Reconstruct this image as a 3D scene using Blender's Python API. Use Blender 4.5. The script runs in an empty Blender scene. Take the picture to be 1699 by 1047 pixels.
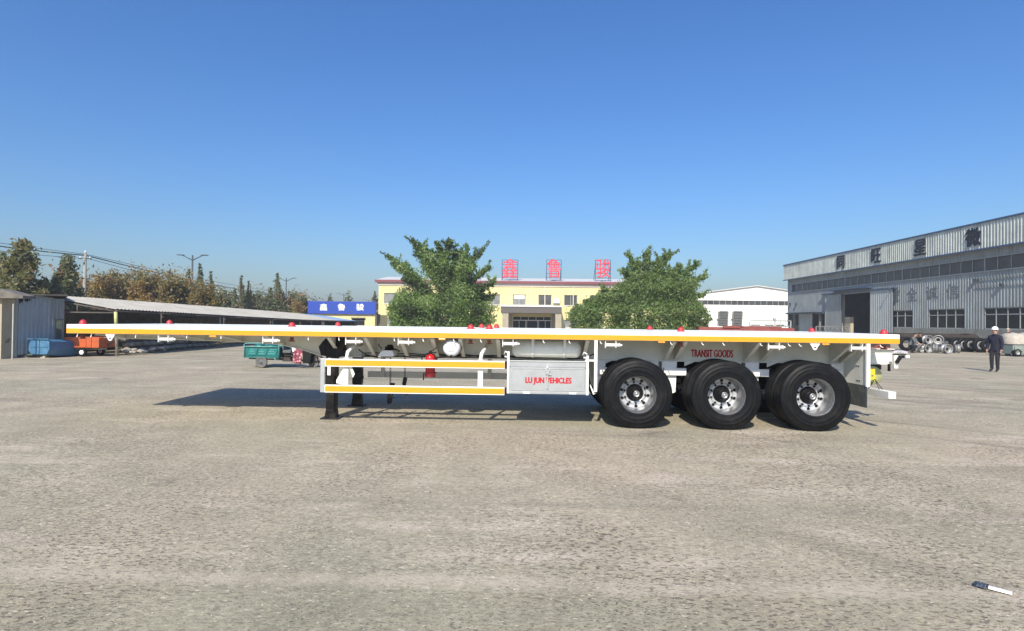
import bpy, bmesh, math, random
import numpy as np
from mathutils import Vector, Matrix
random.seed(7); rng = np.random.default_rng(11)
R = math.radians
SC = bpy.context.scene
COL = SC.collection

# ------------------------------------------------------------------ camera, sky, sun, exposure
FPX, PW, PH = 950.0, 1699.0, 1047.0
CAM = Vector((0, -8.92, 1.64))
th, pt, rl = math.atan(22.5/950), math.atan(9.7/950), 0.0122
_f = Vector((-math.sin(th)*math.cos(pt), math.cos(th)*math.cos(pt), math.sin(pt)))
_r0 = Vector((math.cos(th), math.sin(th), 0)); _u0 = _r0.cross(_f)
_r = _r0*math.cos(rl) + _u0*math.sin(rl); _u = _u0*math.cos(rl) - _r0*math.sin(rl)
cd = bpy.data.cameras.new('camera'); cam = bpy.data.objects.new('camera', cd); COL.objects.link(cam)
cd.sensor_width = 36; cd.lens = 36*FPX/PW; cd.clip_end = 5000; cd.clip_start = .05
cam.matrix_world = Matrix(((_r.x, _u.x, -_f.x, CAM.x), (_r.y, _u.y, -_f.y, CAM.y), (_r.z, _u.z, -_f.z, CAM.z), (0, 0, 0, 1)))
SC.camera = cam
SUN_EL = R(39.8); SUN_DIR = Vector((.20, 1, 0)).normalized()      # horizontal way the light travels
w = bpy.data.worlds.new('World'); SC.world = w; w.use_nodes = True
nt = w.node_tree; bg = nt.nodes['Background']
sky = nt.nodes.new('ShaderNodeTexSky'); sky.sky_type = 'NISHITA'; sky.sun_disc = False
sky.sun_elevation = SUN_EL; sky.sun_rotation = R(191.3)
sky.air_density = 1.35; sky.dust_density = 1.9; sky.ozone_density = 10; sky.altitude = 0
hs_ = nt.nodes.new('ShaderNodeHueSaturation'); hs_.inputs['Saturation'].default_value = 1.11; hs_.inputs['Hue'].default_value = .507
nt.links.new(sky.outputs[0], hs_.inputs['Color']); nt.links.new(hs_.outputs[0], bg.inputs[0]); bg.inputs[1].default_value = .107
sl = bpy.data.lights.new('sun', 'SUN'); sl.energy = 4.1; sl.angle = R(.5); sl.color = (1, .92, .79)
so = bpy.data.objects.new('sun', sl); COL.objects.link(so)
ld = Vector((SUN_DIR.x*math.cos(SUN_EL), SUN_DIR.y*math.cos(SUN_EL), -math.sin(SUN_EL)))
so.rotation_euler = ld.to_track_quat('-Z', 'Y').to_euler(); so.location = (0, -20, 30)
SC.view_settings.view_transform = 'Standard'; SC.view_settings.look = 'None'
SC.view_settings.exposure = .6; SC.view_settings.gamma = 1; SC.view_settings.use_curve_mapping = False

# points measured in the photograph turned into places on known planes
def ray(px, py): return _f + _r*((px-849.5)/FPX) - _u*((py-523.5)/FPX)
def at(px, py, Y): d = ray(px, py); return CAM + d*((Y-CAM.y)/d.y)
def onx(px, py, X): d = ray(px, py); return CAM + d*((X-CAM.x)/d.x)
def gr(px, py): d = ray(px, py); return CAM + d*((0-CAM.z)/d.z)
def proj(p):
    v = Vector(p)-CAM; z = v.dot(_f); return 849.5+FPX*v.dot(_r)/z, 523.5-FPX*v.dot(_u)/z
def hz(X, Y, py):                                  # height over (X,Y) seen at picture row py
    p0 = proj((X, Y, 0)); p1 = proj((X, Y, 1)); return (py-p0[1])/(p1[1]-p0[1])

# ------------------------------------------------------------------ materials
def mat(name, col, rough=.6, metal=0, var=.08, scale=6, bump=0, bscale=40, dirt=None, dscale=1.5, damt=.5, spec=None, coat=0, streak=None):
    m = bpy.data.materials.new(name); m.use_nodes = True; t = m.node_tree; b = t.nodes['Principled BSDF']
    b.inputs['Roughness'].default_value = rough; b.inputs['Metallic'].default_value = metal
    if spec is not None: b.inputs['Specular IOR Level'].default_value = spec
    if coat: b.inputs['Coat Weight'].default_value = coat
    tc = t.nodes.new('ShaderNodeTexCoord')
    n = t.nodes.new('ShaderNodeTexNoise'); n.inputs['Scale'].default_value = scale; n.inputs['Detail'].default_value = 8
    n.inputs['Roughness'].default_value = .65
    t.links.new(tc.outputs['Object'], n.inputs['Vector'])
    rp = t.nodes.new('ShaderNodeValToRGB')
    rp.color_ramp.elements[0].position = .3; rp.color_ramp.elements[1].position = .7
    rp.color_ramp.elements[0].color = (*[max(0, c*(1-var*1.6)) for c in col], 1)
    rp.color_ramp.elements[1].color = (*[min(1, c*(1+var)) for c in col], 1)
    t.links.new(n.outputs['Fac'], rp.inputs['Fac']); out = rp.outputs['Color']
    if dirt:
        n2 = t.nodes.new('ShaderNodeTexNoise'); n2.inputs['Scale'].default_value = dscale; n2.inputs['Detail'].default_value = 10
        n2.inputs['Roughness'].default_value = .7
        t.links.new(tc.outputs['Object'], n2.inputs['Vector'])
        r2 = t.nodes.new('ShaderNodeValToRGB'); r2.color_ramp.elements[0].position = .48; r2.color_ramp.elements[1].position = .68
        r2.color_ramp.elements[1].color = (damt,)*3+(1,)
        t.links.new(n2.outputs['Fac'], r2.inputs['Fac'])
        mx = t.nodes.new('ShaderNodeMixRGB'); mx.inputs[2].default_value = (*dirt, 1)
        t.links.new(r2.outputs['Color'], mx.inputs[0]); t.links.new(out, mx.inputs[1]); out = mx.outputs[0]
    if streak:
        mp = t.nodes.new('ShaderNodeMapping'); mp.inputs['Scale'].default_value = (2.2, 2.2, .16); t.links.new(tc.outputs['Object'], mp.inputs[0])
        n4 = t.nodes.new('ShaderNodeTexNoise'); n4.inputs['Scale'].default_value = 1.3; n4.inputs['Detail'].default_value = 8; n4.inputs['Roughness'].default_value = .7; t.links.new(mp.outputs[0], n4.inputs['Vector'])
        r4 = t.nodes.new('ShaderNodeValToRGB'); r4.color_ramp.elements[0].position = .5; r4.color_ramp.elements[1].position = .72; r4.color_ramp.elements[1].color = (.75, .75, .75, 1)
        t.links.new(n4.outputs['Fac'], r4.inputs[0]); m4 = t.nodes.new('ShaderNodeMixRGB'); m4.inputs[2].default_value = (*streak, 1)
        t.links.new(r4.outputs[0], m4.inputs[0]); t.links.new(out, m4.inputs[1]); out = m4.outputs[0]
    t.links.new(out, b.inputs['Base Color'])
    if bump:
        n3 = t.nodes.new('ShaderNodeTexNoise'); n3.inputs['Scale'].default_value = bscale; n3.inputs['Detail'].default_value = 6
        t.links.new(tc.outputs['Object'], n3.inputs['Vector'])
        bp = t.nodes.new('ShaderNodeBump'); bp.inputs['Strength'].default_value = bump; bp.inputs['Distance'].default_value = .02
        t.links.new(n3.outputs['Fac'], bp.inputs['Height']); t.links.new(bp.outputs[0], b.inputs['Normal'])
    return m

M = {
 'white': mat('white_paint', (.80, .80, .77), .38, var=.03, scale=3, dirt=(.5, .47, .42), damt=.22, dscale=2.5, bump=.05, bscale=9),
 'beam': mat('grey_white_paint', (.79, .785, .70), .45, var=.05, scale=3, dirt=(.52, .48, .40), damt=.4, dscale=2, bump=.08, bscale=7),
 'deck': mat('deck_paint', (.72, .72, .69), .5, var=.06, scale=4, bump=.2, bscale=30, dirt=(.4, .38, .34), damt=.4),
 'yellow': mat('yellow_tape', (.78, .33, .012), .4, var=.05, scale=14, dirt=(.55, .33, .08), damt=.25, dscale=5),
 'edge': mat('pale_tape_edge', (.85, .78, .45), .4, var=.05),
 'black': mat('black_paint', (.008, .0075, .008), .42, spec=.2, var=.2, scale=10, dirt=(.10, .085, .07), damt=.4, dscale=6, bump=.1, bscale=30),
 'rubber': mat('tyre_rubber', (.0075, .008, .009), .5, var=.25, scale=12, spec=.14, dirt=(.035, .032, .028), damt=.35, dscale=4, bump=.1, bscale=50),
 'flap': mat('flap_rubber', (.10, .11, .105), .75, spec=.2, var=.1, scale=5, dirt=(.24, .22, .19), damt=.5, dscale=6),
 'alu': mat('aluminium', (.40, .405, .41), .36, .8, var=.1, scale=20, bump=.05, bscale=20),
 'disc': mat('painted_disc', (.50, .51, .52), .4, .35, var=.12, scale=18),
 'silver': mat('silver_paint', (.74, .75, .76), .4, .15, var=.06, scale=8),
 'steel': mat('zinc_steel', (.55, .57, .57), .45, .7, var=.12, scale=5, dirt=(.4, .39, .36), damt=.4, dscale=5, bump=.1, bscale=8),
 'box': mat('galvanised_box', (.40, .42, .42), .45, .3, var=.07, scale=4, dirt=(.45, .45, .44), damt=.3, dscale=4, bump=.15, bscale=5),
 'hubm': mat('hub_black', (.008, .008, .009), .4, 0, spec=.25, var=.2),
 'red': mat('red_paint', (.48, .03, .035), .42, var=.1, scale=8, dirt=(.3, .08, .06), damt=.4, dscale=9),
 'extred': mat('extinguisher_red', (.50, .012, .015), .25, var=.05, coat=.4),
 'redtext': mat('red_lettering', (.46, .015, .025), .5, var=.06, scale=30),
 'amber': mat('amber_plastic', (.75, .34, .05), .3, var=.05),
 'brown': mat('brown_primer', (.22, .055, .035), .6, var=.2, scale=9),
 'plate': mat('yellow_plate', (.60, .50, .03), .4, var=.05),
 'olive': mat('olive_disc', (.42, .43, .20), .6, var=.1),
 'hose': mat('black_hose', (.012, .012, .012), .6, spec=.2),
 'navy': mat('navy_cloth', (.009, .010, .026), .85, var=.25, scale=9, bump=.3, bscale=12),
 'jean': mat('dark_trousers', (.014, .015, .020), .85, var=.2, scale=9, bump=.3, bscale=12),
 'gcloth': mat('grey_cloth', (.12, .13, .13), .9, var=.2, scale=9, bump=.3, bscale=12),
 'skin': mat('skin', (.42, .25, .18), .6, var=.05),
 'hair': mat('dark_hair', (.015, .013, .012), .7),
 'helmet': mat('white_helmet', (.82, .82, .80), .3, var=.02),
 'cream': mat('cream_render', (.40, .35, .24), .85, var=.08, scale=1.2, dirt=(.33, .29, .22), damt=.5, dscale=.9, streak=(.26, .23, .17), bump=.1, bscale=20),
 'ywall': mat('yellow_render', (.66, .58, .28), .85, var=.05, scale=.4, dirt=(.58, .52, .32), damt=.35, dscale=.5, streak=(.50, .43, .24), bump=.05),
 'pinkband': mat('pale_band', (.66, .60, .52), .8, var=.05),
 'maroon': mat('maroon_trim', (.20, .055, .065), .6, var=.1),
 'roofw': mat('white_roof_sheet', (.60, .59, .56), .5, var=.06, scale=1, dirt=(.5, .47, .42), damt=.4, dscale=.4),
 'whwall': mat('white_sheet_wall', (.86, .86, .80), .6, var=.03, scale=.5, dirt=(.7, .66, .52), damt=.3, dscale=.3, streak=(.66, .63, .52)),
 'wkwall': mat('grey_sheet_wall', (.285, .32, .325), .55, .1, var=.10, scale=.5, dirt=(.19, .20, .19), damt=.55, dscale=.55, streak=(.17, .165, .145), bump=.1, bscale=2),
 'wkfas': mat('pale_fascia_sheet', (.52, .56, .52), .55, .1, var=.10, scale=.8, dirt=(.27, .30, .27), damt=.6, dscale=.9, streak=(.24, .235, .19)),
 'wkdoor': mat('pale_door_sheet', (.37, .41, .41), .55, .1, var=.08, scale=.8, dirt=(.27, .28, .27), damt=.5, dscale=1.2, streak=(.22, .21, .18)),
 'plinth': mat('plinth_render', (.26, .265, .235), .85, var=.15, scale=.7, dirt=(.15, .15, .13), damt=.6, dscale=.8, streak=(.13, .12, .10)),
 'bluetrim': mat('blue_trim', (.05, .09, .17), .5, var=.1),
 'ink': mat('dark_blue_lettering', (.008, .013, .028), .8, var=.1),
 'oldink': mat('faded_lettering', (.10, .13, .135), .8, var=.25, scale=8, dirt=(.26, .29, .29), damt=.7, dscale=7),
 'glass': mat('dark_glass', (.016, .022, .024), .45, var=.4, scale=.8, spec=.15),
 'glassb': mat('curtained_glass', (.22, .23, .22), .2, var=.25, scale=1.1, spec=.6),
 'clglass': mat('brown_glass', (.055, .055, .05), .35, var=.3, scale=.5, dirt=(.12, .12, .11), damt=.6, dscale=.6),
 'frame': mat('window_frame', (.33, .35, .34), .5, var=.08),
 'wframe': mat('white_frame', (.70, .70, .68), .5, var=.05),
 'canopy': mat('canopy_slab', (.105, .095, .085), .7, var=.1),
 'stonecl': mat('stone_cladding', (.36, .32, .24), .8, var=.12, scale=2),
 'dark': mat('dark_interior', (.012, .012, .012), .9, var=.1),
 'signblue': mat('sign_blue', (.012, .05, .33), .5, var=.05, scale=.5),
 'signwhite': mat('sign_white', (.82, .85, .88), .5, var=.02),
 'signred': mat('sign_red', (.66, .035, .06), .5, var=.06),
 'pole': mat('concrete_pole', (.28, .27, .24), .85, var=.1, scale=3, bump=.1),
 'lamp': mat('lamp_metal', (.05, .065, .075), .5, var=.1),
 'shedroof': mat('shed_roof_sheet', (.43, .41, .35), .7, var=.12, scale=1.2, dirt=(.30, .27, .22), damt=.6, dscale=.8, bump=.1, bscale=5),
 'shedblue': mat('blue_roof_sheet', (.22, .33, .50), .6, var=.1, scale=1),
 'shedwall': mat('pale_blue_sheet', (.30, .36, .40), .5, .15, var=.08, scale=1, dirt=(.25, .27, .29), damt=.4, dscale=1, streak=(.20, .20, .18)),
 'wood': mat('weathered_post', (.30, .28, .22), .85, var=.15, scale=5, bump=.2),
 'ypost': mat('yellow_post', (.50, .50, .22), .7, var=.1),
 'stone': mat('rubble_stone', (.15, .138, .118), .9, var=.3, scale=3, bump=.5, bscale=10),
 'pale': mat('pale_rubble', (.42, .38, .32), .9, var=.15, scale=5, bump=.3),
 'tank': mat('blue_tank', (.05, .165, .30), .5, var=.12, scale=3, dirt=(.16, .25, .30), damt=.5, dscale=3, bump=.1),
 'orange': mat('orange_paint', (.50, .10, .025), .5, var=.12, scale=4, dirt=(.3, .12, .06), damt=.4, dscale=3),
 'teal': mat('teal_paint', (.006, .125, .115), .4, var=.15, scale=4, dirt=(.10, .25, .22), damt=.35, dscale=6),
 'tealpipe': mat('teal_pipe', (.13, .33, .31), .45, var=.1),
 'net': mat('green_net', (.09, .12, .09), .9, var=.3, scale=20),
 'bark': mat('bark', (.11, .085, .06), .9, var=.25, scale=8, bump=.5),
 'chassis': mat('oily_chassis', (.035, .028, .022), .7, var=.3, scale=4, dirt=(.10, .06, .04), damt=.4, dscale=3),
 'sheet': mat('white_plastic', (.60, .58, .56), .5, var=.1, scale=9, bump=.4, bscale=9),
 'galv': mat('grey_mesh_ramp', (.17, .175, .165), .7, .2, var=.2, scale=4),
 'machine': mat('machine_green', (.20, .24, .21), .6, var=.15, scale=3),
 'paper': mat('white_packaging', (.72, .70, .66), .6, var=.08, scale=20, bump=.3, bscale=40),
 'wrap': mat('blue_black_wrap', (.06, .075, .10), .3, var=.5, scale=30, bump=.6, bscale=40),
}
def floral():
    m = bpy.data.materials.new('floral_cloth'); m.use_nodes = True; t = m.node_tree; b = t.nodes['Principled BSDF']; b.inputs['Roughness'].default_value = .9
    tc = t.nodes.new('ShaderNodeTexCoord'); v = t.nodes.new('ShaderNodeTexVoronoi'); v.inputs['Scale'].default_value = 11
    r = t.nodes.new('ShaderNodeValToRGB'); e = r.color_ramp.elements
    e[0].position = .0; e[0].color = (.58, .42, .42, 1); e[1].position = .75; e[1].color = (.10, .03, .04, 1)
    x = e.new(.32); x.color = (.50, .22, .24, 1); x = e.new(.45); x.color = (.26, .06, .08, 1)
    t.links.new(tc.outputs['Object'], v.inputs['Vector']); t.links.new(v.outputs['Distance'], r.inputs[0]); t.links.new(r.outputs[0], b.inputs['Base Color'])
    return m
M['floral'] = floral()
def leafmat(name, col, trans=.35):
    m = bpy.data.materials.new(name); m.use_nodes = True; t = m.node_tree; b = t.nodes['Principled BSDF']
    b.inputs['Base Color'].default_value = (*col, 1); b.inputs['Roughness'].default_value = .55
    tr = t.nodes.new('ShaderNodeBsdfTranslucent'); tr.inputs[0].default_value = (col[0]*1.3, col[1]*1.3, col[2]*.7, 1)
    mx = t.nodes.new('ShaderNodeMixShader'); mx.inputs[0].default_value = trans
    t.links.new(b.outputs[0], mx.inputs[1]); t.links.new(tr.outputs[0], mx.inputs[2]); t.links.new(mx.outputs[0], t.nodes['Material Output'].inputs[0])
    return m
LG = [leafmat('leaf_green', (.145, .225, .065), .5), leafmat('leaf_mid', (.20, .30, .085), .5), leafmat('leaf_light', (.29, .38, .16), .5), leafmat('leaf_deep', (.075, .105, .04), .4)]
LB = [leafmat('leaf_blue_green', (.15, .21, .08), .5), leafmat('leaf_fresh', (.22, .30, .10), .5), leafmat('leaf_pale', (.16, .22, .10)), leafmat('leaf_dark_green', (.05, .085, .035))]  # last entry is the darkest leaf green
LA = [leafmat('leaf_olive', (.21, .19, .08), .45), leafmat('leaf_gold', (.34, .24, .085), .45), leafmat('leaf_brown', (.25, .165, .09), .45), leafmat('leaf_grey_green', (.17, .18, .095), .45)]
LP = [leafmat('leaf_grey_olive', (.19, .205, .11), .45), leafmat('leaf_dull_green', (.15, .18, .09), .45), leafmat('leaf_tan', (.26, .22, .13), .45), leafmat('leaf_dusk', (.12, .145, .085), .45)]

# ------------------------------------------------------------------ mesh helpers
ORG = {}
class MB:
    def __init__(s): s.v = []; s.f = []; s.mi = []; s.cur = 0; s.sm = []; s.smooth = False
    def add(s, vs, fs):
        o = len(s.v); s.v += [tuple(p) for p in vs]
        for f in fs: s.f.append(tuple(i+o for i in f)); s.mi.append(s.cur); s.sm.append(s.smooth)
        return s
    def box(s, x0, x1, y0, y1, z0, z1):
        return s.add([(x0,y0,z0),(x1,y0,z0),(x1,y1,z0),(x0,y1,z0),(x0,y0,z1),(x1,y0,z1),(x1,y1,z1),(x0,y1,z1)],
              [(3,2,1,0),(4,5,6,7),(0,1,5,4),(1,2,6,5),(2,3,7,6),(3,0,4,7)])
    def prism(s, pts, a, b, axis='y'):                    # polygon pts (2D) swept along axis from a to b
        n = len(pts)
        def P(p, t): return {'y': (p[0], t, p[1]), 'x': (t, p[0], p[1]), 'z': (p[0], p[1], t)}[axis]
        vs = [P(p, a) for p in pts]+[P(p, b) for p in pts]
        return s.add(vs, [tuple(range(n)), tuple(range(2*n-1, n-1, -1))]+[(i, i+n, (i+1) % n+n, (i+1) % n) for i in range(n)])
    def tube(s, pts, r, n=8, cap=True):
        pts = [Vector(p) for p in pts]; rs = r if isinstance(r, (list, tuple)) else [r]*len(pts)
        vs = []; up = None
        for i, p in enumerate(pts):
            d = (pts[min(i+1, len(pts)-1)]-pts[max(i-1, 0)]).normalized()
            if up is None: up = Vector((0, 0, 1)) if abs(d.z) < .9 else Vector((1, 0, 0))
            a = d.cross(up).normalized(); up = a.cross(d).normalized()
            for k in range(n):
                t = 2*math.pi*k/n; vs.append(p+(a*math.cos(t)+up*math.sin(t))*rs[i])
        fs = [(i*n+k, i*n+(k+1) % n, (i+1)*n+(k+1) % n, (i+1)*n+k) for i in range(len(pts)-1) for k in range(n)]
        sm = s.smooth; s.smooth = True; s.add(vs, fs); s.smooth = sm
        if cap:
            o = len(s.v)-len(vs); m = (len(pts)-1)*n+o
            s.f += [tuple(range(o+n-1, o-1, -1)), tuple(range(m, m+n))]; s.mi += [s.cur]*2; s.sm += [False]*2
        return s
    def lathe(s, prof, c, axis='y', n=48, a0=0, a1=2*math.pi):   # prof = [(t, r)] t along axis
        full = abs(a1-a0-2*math.pi) < 1e-6; m = n if full else n+1; vs = []
        for (t, r) in prof:
            for k in range(m):
                a = a0+(a1-a0)*k/n; ca, sa = r*math.cos(a), r*math.sin(a)
                vs.append({'y': (c[0]+ca, c[1]+t, c[2]+sa), 'z': (c[0]+ca, c[1]+sa, c[2]+t), 'x': (c[0]+t, c[1]+ca, c[2]+sa)}[axis])
        fs = [(i*m+k, i*m+(k+1) % m, (i+1)*m+(k+1) % m, (i+1)*m+k) for i in range(len(prof)-1) for k in range(n)]
        sm = s.smooth; s.smooth = True; s.add(vs, fs); s.smooth = sm; return s
    def sheet(s, a, b, h0, h1, pitch=.25, dep=.03, nrm=None, thick=0):   # corrugated sheet standing from a to b (xy), heights h0..h1 (callables of t)
        a = Vector(a); b = Vector(b); L = (b-a).length; d = (b-a)/L
        nv = Vector((d.y, -d.x, 0)) if nrm is None else Vector(nrm)
        n = max(1, round(L/pitch)); p = L/n; st = []
        for i in range(n): st += [(i*p, 0), (i*p+p*.42, 0), (i*p+p*.55, 1), (i*p+p*.87, 1)]
        st.append((L, 0)); vs = []
        H0 = h0 if callable(h0) else (lambda t: h0); H1 = h1 if callable(h1) else (lambda t: h1)
        for (t, k) in st:
            q = a+d*t+nv*(dep*k); vs += [(q.x, q.y, H0(t/L)), (q.x, q.y, H1(t/L))]
        return s.add(vs, [(2*i, 2*i+2, 2*i+3, 2*i+1) for i in range(len(st)-1)])
    def build(s, name, mt, parent=None, org=None, bevel=0):
        po = ORG.get(parent.name, Vector((0, 0, 0))) if parent else Vector((0, 0, 0))
        o0 = Vector(org) if org is not None else (po if parent else Vector((0, 0, 0)))
        me = bpy.data.meshes.new(name)
        me.from_pydata([(x-o0.x, y-o0.y, z-o0.z) for x, y, z in s.v], [], s.f)
        for k in (mt if isinstance(mt, (list, tuple)) else [mt]): me.materials.append(M[k] if isinstance(k, str) else k)
        me.polygons.foreach_set('material_index', s.mi); me.polygons.foreach_set('use_smooth', s.sm)
        bm = bmesh.new(); bm.from_mesh(me); bmesh.ops.recalc_face_normals(bm, faces=bm.faces); bm.to_mesh(me); bm.free()
        ob = bpy.data.objects.new(name, me); COL.objects.link(ob); ob.parent = parent; ob.location = o0-po; ORG[ob.name] = o0
        if bevel:
            bv = ob.modifiers.new('edge', 'BEVEL'); bv.width = bevel; bv.segments = 2; bv.limit_method = 'ANGLE'; bv.angle_limit = R(40)
        return ob
def tag(o, label=None, cat=None, group=None, kind=None):
    if label: o['label'] = label
    if cat: o['category'] = cat
    if group: o['group'] = group
    if kind: o['kind'] = kind
    return o
def thing(name, loc, label, cat, group=None):
    o = bpy.data.objects.new(name, None); COL.objects.link(o); o.location = loc; o.empty_display_size = .2
    ORG[o.name] = Vector(loc); return tag(o, label, cat, group)
def sub(name, parent, loc):
    o = bpy.data.objects.new(name, None); COL.objects.link(o); o.parent = parent; o.location = Vector(loc)-ORG[parent.name]; ORG[o.name] = Vector(loc); return o
def dup(o, parent=None, loc=None, label=None, rz=None):
    c = o.copy(); COL.objects.link(c); c.parent = parent if parent else o.parent
    po = ORG.get(c.parent.name, Vector((0, 0, 0))) if c.parent else Vector((0, 0, 0))
    if loc is not None: c.location = Vector(loc)-po; ORG[c.name] = Vector(loc)
    else: ORG[c.name] = ORG.get(o.name, Vector((0, 0, 0)))
    if label: c['label'] = label
    if rz is not None: c.rotation_euler.z = rz
    for ch in list(o.children): dupc(ch, c)
    return c
def dupc(o, parent):
    c = o.copy(); COL.objects.link(c); c.parent = parent
    for ch in list(o.children): dupc(ch, c)
def lettering(txt, name, mt, parent, c, ux, uz, w, h, ext=.004, bold=0):
    bw = bold*h
    """word fitted into w x h metres, centred on c, read along ux, upright along uz"""
    cu = bpy.data.curves.new('t', 'FONT'); cu.body = txt; cu.resolution_u = 3
    ob = bpy.data.objects.new('t', cu); COL.objects.link(ob); bpy.context.view_layer.update()
    me = ob.to_mesh(); v = [p.co.copy() for p in me.vertices]; f = [tuple(p.vertices) for p in me.polygons]
    x0 = min(p.x for p in v); x1 = max(p.x for p in v); y0 = min(p.y for p in v); y1 = max(p.y for p in v)
    ux = Vector(ux); uz = Vector(uz); nn = ux.cross(uz); c = Vector(c)
    # outline edges for the sides
    cnt = {}
    for fc in f:
        for i in range(len(fc)):
            e = (fc[i], fc[(i+1) % len(fc)]); k = tuple(sorted(e)); cnt.setdefault(k, []).append(e)
    P = [c+ux*((p.x-(x0+x1)/2)*w/(x1-x0))+uz*((p.y-(y0+y1)/2)*h/(y1-y0)) for p in v]
    ob.to_mesh_clear(); bpy.data.objects.remove(ob); bpy.data.curves.remove(cu)
    mb = MB(); n = len(P)
    offs = [(0, 0)] if bold <= 0 else [(-1, 0), (1, 0), (0, .8), (0, -.8), (0, 0)]
    for q, (du, dv_) in enumerate(offs):
        sh = ux*(du*bw)+uz*(dv_*bw); ee = ext*(1+.04*q)
        mb.add([p+sh+nn*ee for p in P]+[p+sh+nn*(.0001*q) for p in P], f+[(e[0][0], e[0][0]+n, e[0][1]+n, e[0][1]) for e in cnt.values() if len(e) == 1])
    po = ORG.get(parent.name, Vector((0, 0, 0))) if parent else Vector((0, 0, 0))
    me = bpy.data.meshes.new(name); me.from_pydata([tuple(Vector(q)-po) for q in mb.v], [], mb.f); me.materials.append(M[mt])
    o = bpy.data.objects.new(name, me); COL.objects.link(o); o.parent = parent; ORG[o.name] = po
    return o

# ================================================================== GROUND
def ground_mat():
    m = bpy.data.materials.new('worn_concrete_yard'); m.use_nodes = True; t = m.node_tree; b = t.nodes['Principled BSDF']; L = t.links.new
    tc = t.nodes.new('ShaderNodeTexCoord'); V = tc.outputs['Object']
    def noise(sc, det=8, ro=.6, stretch=None):
        n = t.nodes.new('ShaderNodeTexNoise'); n.inputs['Scale'].default_value = sc; n.inputs['Detail'].default_value = det; n.inputs['Roughness'].default_value = ro
        if stretch:
            mp = t.nodes.new('ShaderNodeMapping'); mp.inputs['Scale'].default_value = stretch; mp.inputs['Rotation'].default_value = (0, 0, R(-3)); L(V, mp.inputs[0]); L(mp.outputs[0], n.inputs['Vector'])
        else: L(V, n.inputs['Vector'])
        return n.outputs['Fac']
    def ramp(x, *st):
        r = t.nodes.new('ShaderNodeValToRGB'); e = r.color_ramp.elements
        e[0].position, e[0].color = st[0][0], (*st[0][1], 1); e[1].position, e[1].color = st[-1][0], (*st[-1][1], 1)
        for p, c in st[1:-1]: q = e.new(p); q.color = (*c, 1)
        L(x, r.inputs[0]); return r.outputs[0]
    def mix(a, b2, fac, mode='MIX'):
        x = t.nodes.new('ShaderNodeMixRGB'); x.blend_type = mode
        for s_, i in ((fac, 0), (a, 1), (b2, 2)):
            if isinstance(s_, (int, float)): x.inputs[i].default_value = s_
            elif isinstance(s_, tuple): x.inputs[i].default_value = (*s_, 1)
            else: L(s_, x.inputs[i])
        return x.outputs[0]
    base = ramp(noise(.22, 6, .6), (.33, (.345, .32, .228)), (.5, (.392, .35, .25)), (.68, (.455, .38, .275)))
    g = lambda v: (v, v, v)
    c = mix(base, ramp(noise(1.1, 9, .68), (.3, g(.82)), (.7, g(1.14))), 1, 'MULTIPLY')
    c = mix(c, ramp(noise(16, 6, .8), (.28, g(.60)), (.72, g(1.3))), 1, 'MULTIPLY')
    # pale dusty scuffs, drawn out along the driving direction
    c = mix(c, (.64, .54, .44), ramp(noise(.9, 10, .72, (.45, 1.5, 1)), (.53, g(0)), (.70, g(.75))))
    # dark exposed chips of two sizes, thinned out by a patchy mask
    def chips(sc, lo, hi):
        v = t.nodes.new('ShaderNodeTexVoronoi'); v.inputs['Scale'].default_value = sc
        mp = t.nodes.new('ShaderNodeMapping'); mp.inputs['Scale'].default_value = (.62, 1, 1); mp.inputs['Rotation'].default_value = (0, 0, R(14)); L(V, mp.inputs[0])
        n2 = t.nodes.new('ShaderNodeTexNoise'); n2.inputs['Scale'].default_value = sc*.9; L(mp.outputs[0], n2.inputs['Vector'])
        av = t.nodes.new('ShaderNodeMixRGB'); av.blend_type = 'ADD'; av.inputs[0].default_value = .03; L(mp.outputs[0], av.inputs[1]); L(n2.outputs['Color'], av.inputs[2]); L(av.outputs[0], v.inputs['Vector'])
        return ramp(v.outputs['Distance'], (lo, g(1)), (hi, g(0))), v
    patch = ramp(noise(.7, 8, .65), (.40, g(.15)), (.62, g(1)))
    k1, v1 = chips(44, .20, .34)
    k2, v2 = chips(85, .22, .36)
    sel = t.nodes.new('ShaderNodeSeparateColor'); L(v1.outputs['Color'], sel.inputs[0])
    s1 = ramp(sel.outputs[0], (.45, g(0)), (.60, g(1)))
    m1 = mix(mix(k1, s1, 1, 'MULTIPLY'), patch, 1, 'MULTIPLY')
    c = mix(c, (.115, .10, .088), mix(m1, g(.9), 1, 'MULTIPLY'))
    sel2 = t.nodes.new('ShaderNodeSeparateColor'); L(v2.outputs['Color'], sel2.inputs[0])
    m2 = mix(k2, ramp(sel2.outputs[1], (.5, g(0)), (.62, g(1))), 1, 'MULTIPLY')
    c = mix(c, (.16, .14, .12), mix(m2, g(.75), 1, 'MULTIPLY'))
    m3 = mix(k2, ramp(sel2.outputs[2], (.72, g(0)), (.8, g(1))), 1, 'MULTIPLY')
    c = mix(c, (.58, .54, .48), mix(m3, g(.55), 1, 'MULTIPLY'))
    def speck(sc, lo, hi, col, amt, mask, seed):
        mp = t.nodes.new('ShaderNodeMapping'); mp.inputs['Scale'].default_value = (.55, 1, 1); mp.inputs['Location'].default_value = (seed, seed*2, 0); mp.inputs['Rotation'].default_value = (0, 0, R(12)); L(V, mp.inputs[0])
        n_ = t.nodes.new('ShaderNodeTexNoise'); n_.inputs['Scale'].default_value = sc; n_.inputs['Detail'].default_value = 3; n_.inputs['Roughness'].default_value = .55; L(mp.outputs[0], n_.inputs['Vector'])
        q = ramp(n_.outputs['Fac'], (lo, g(0)), (hi, g(amt)))
        if mask is not None: q = mix(q, mask, 1, 'MULTIPLY')
        return q, mix(c, col, q)
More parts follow.
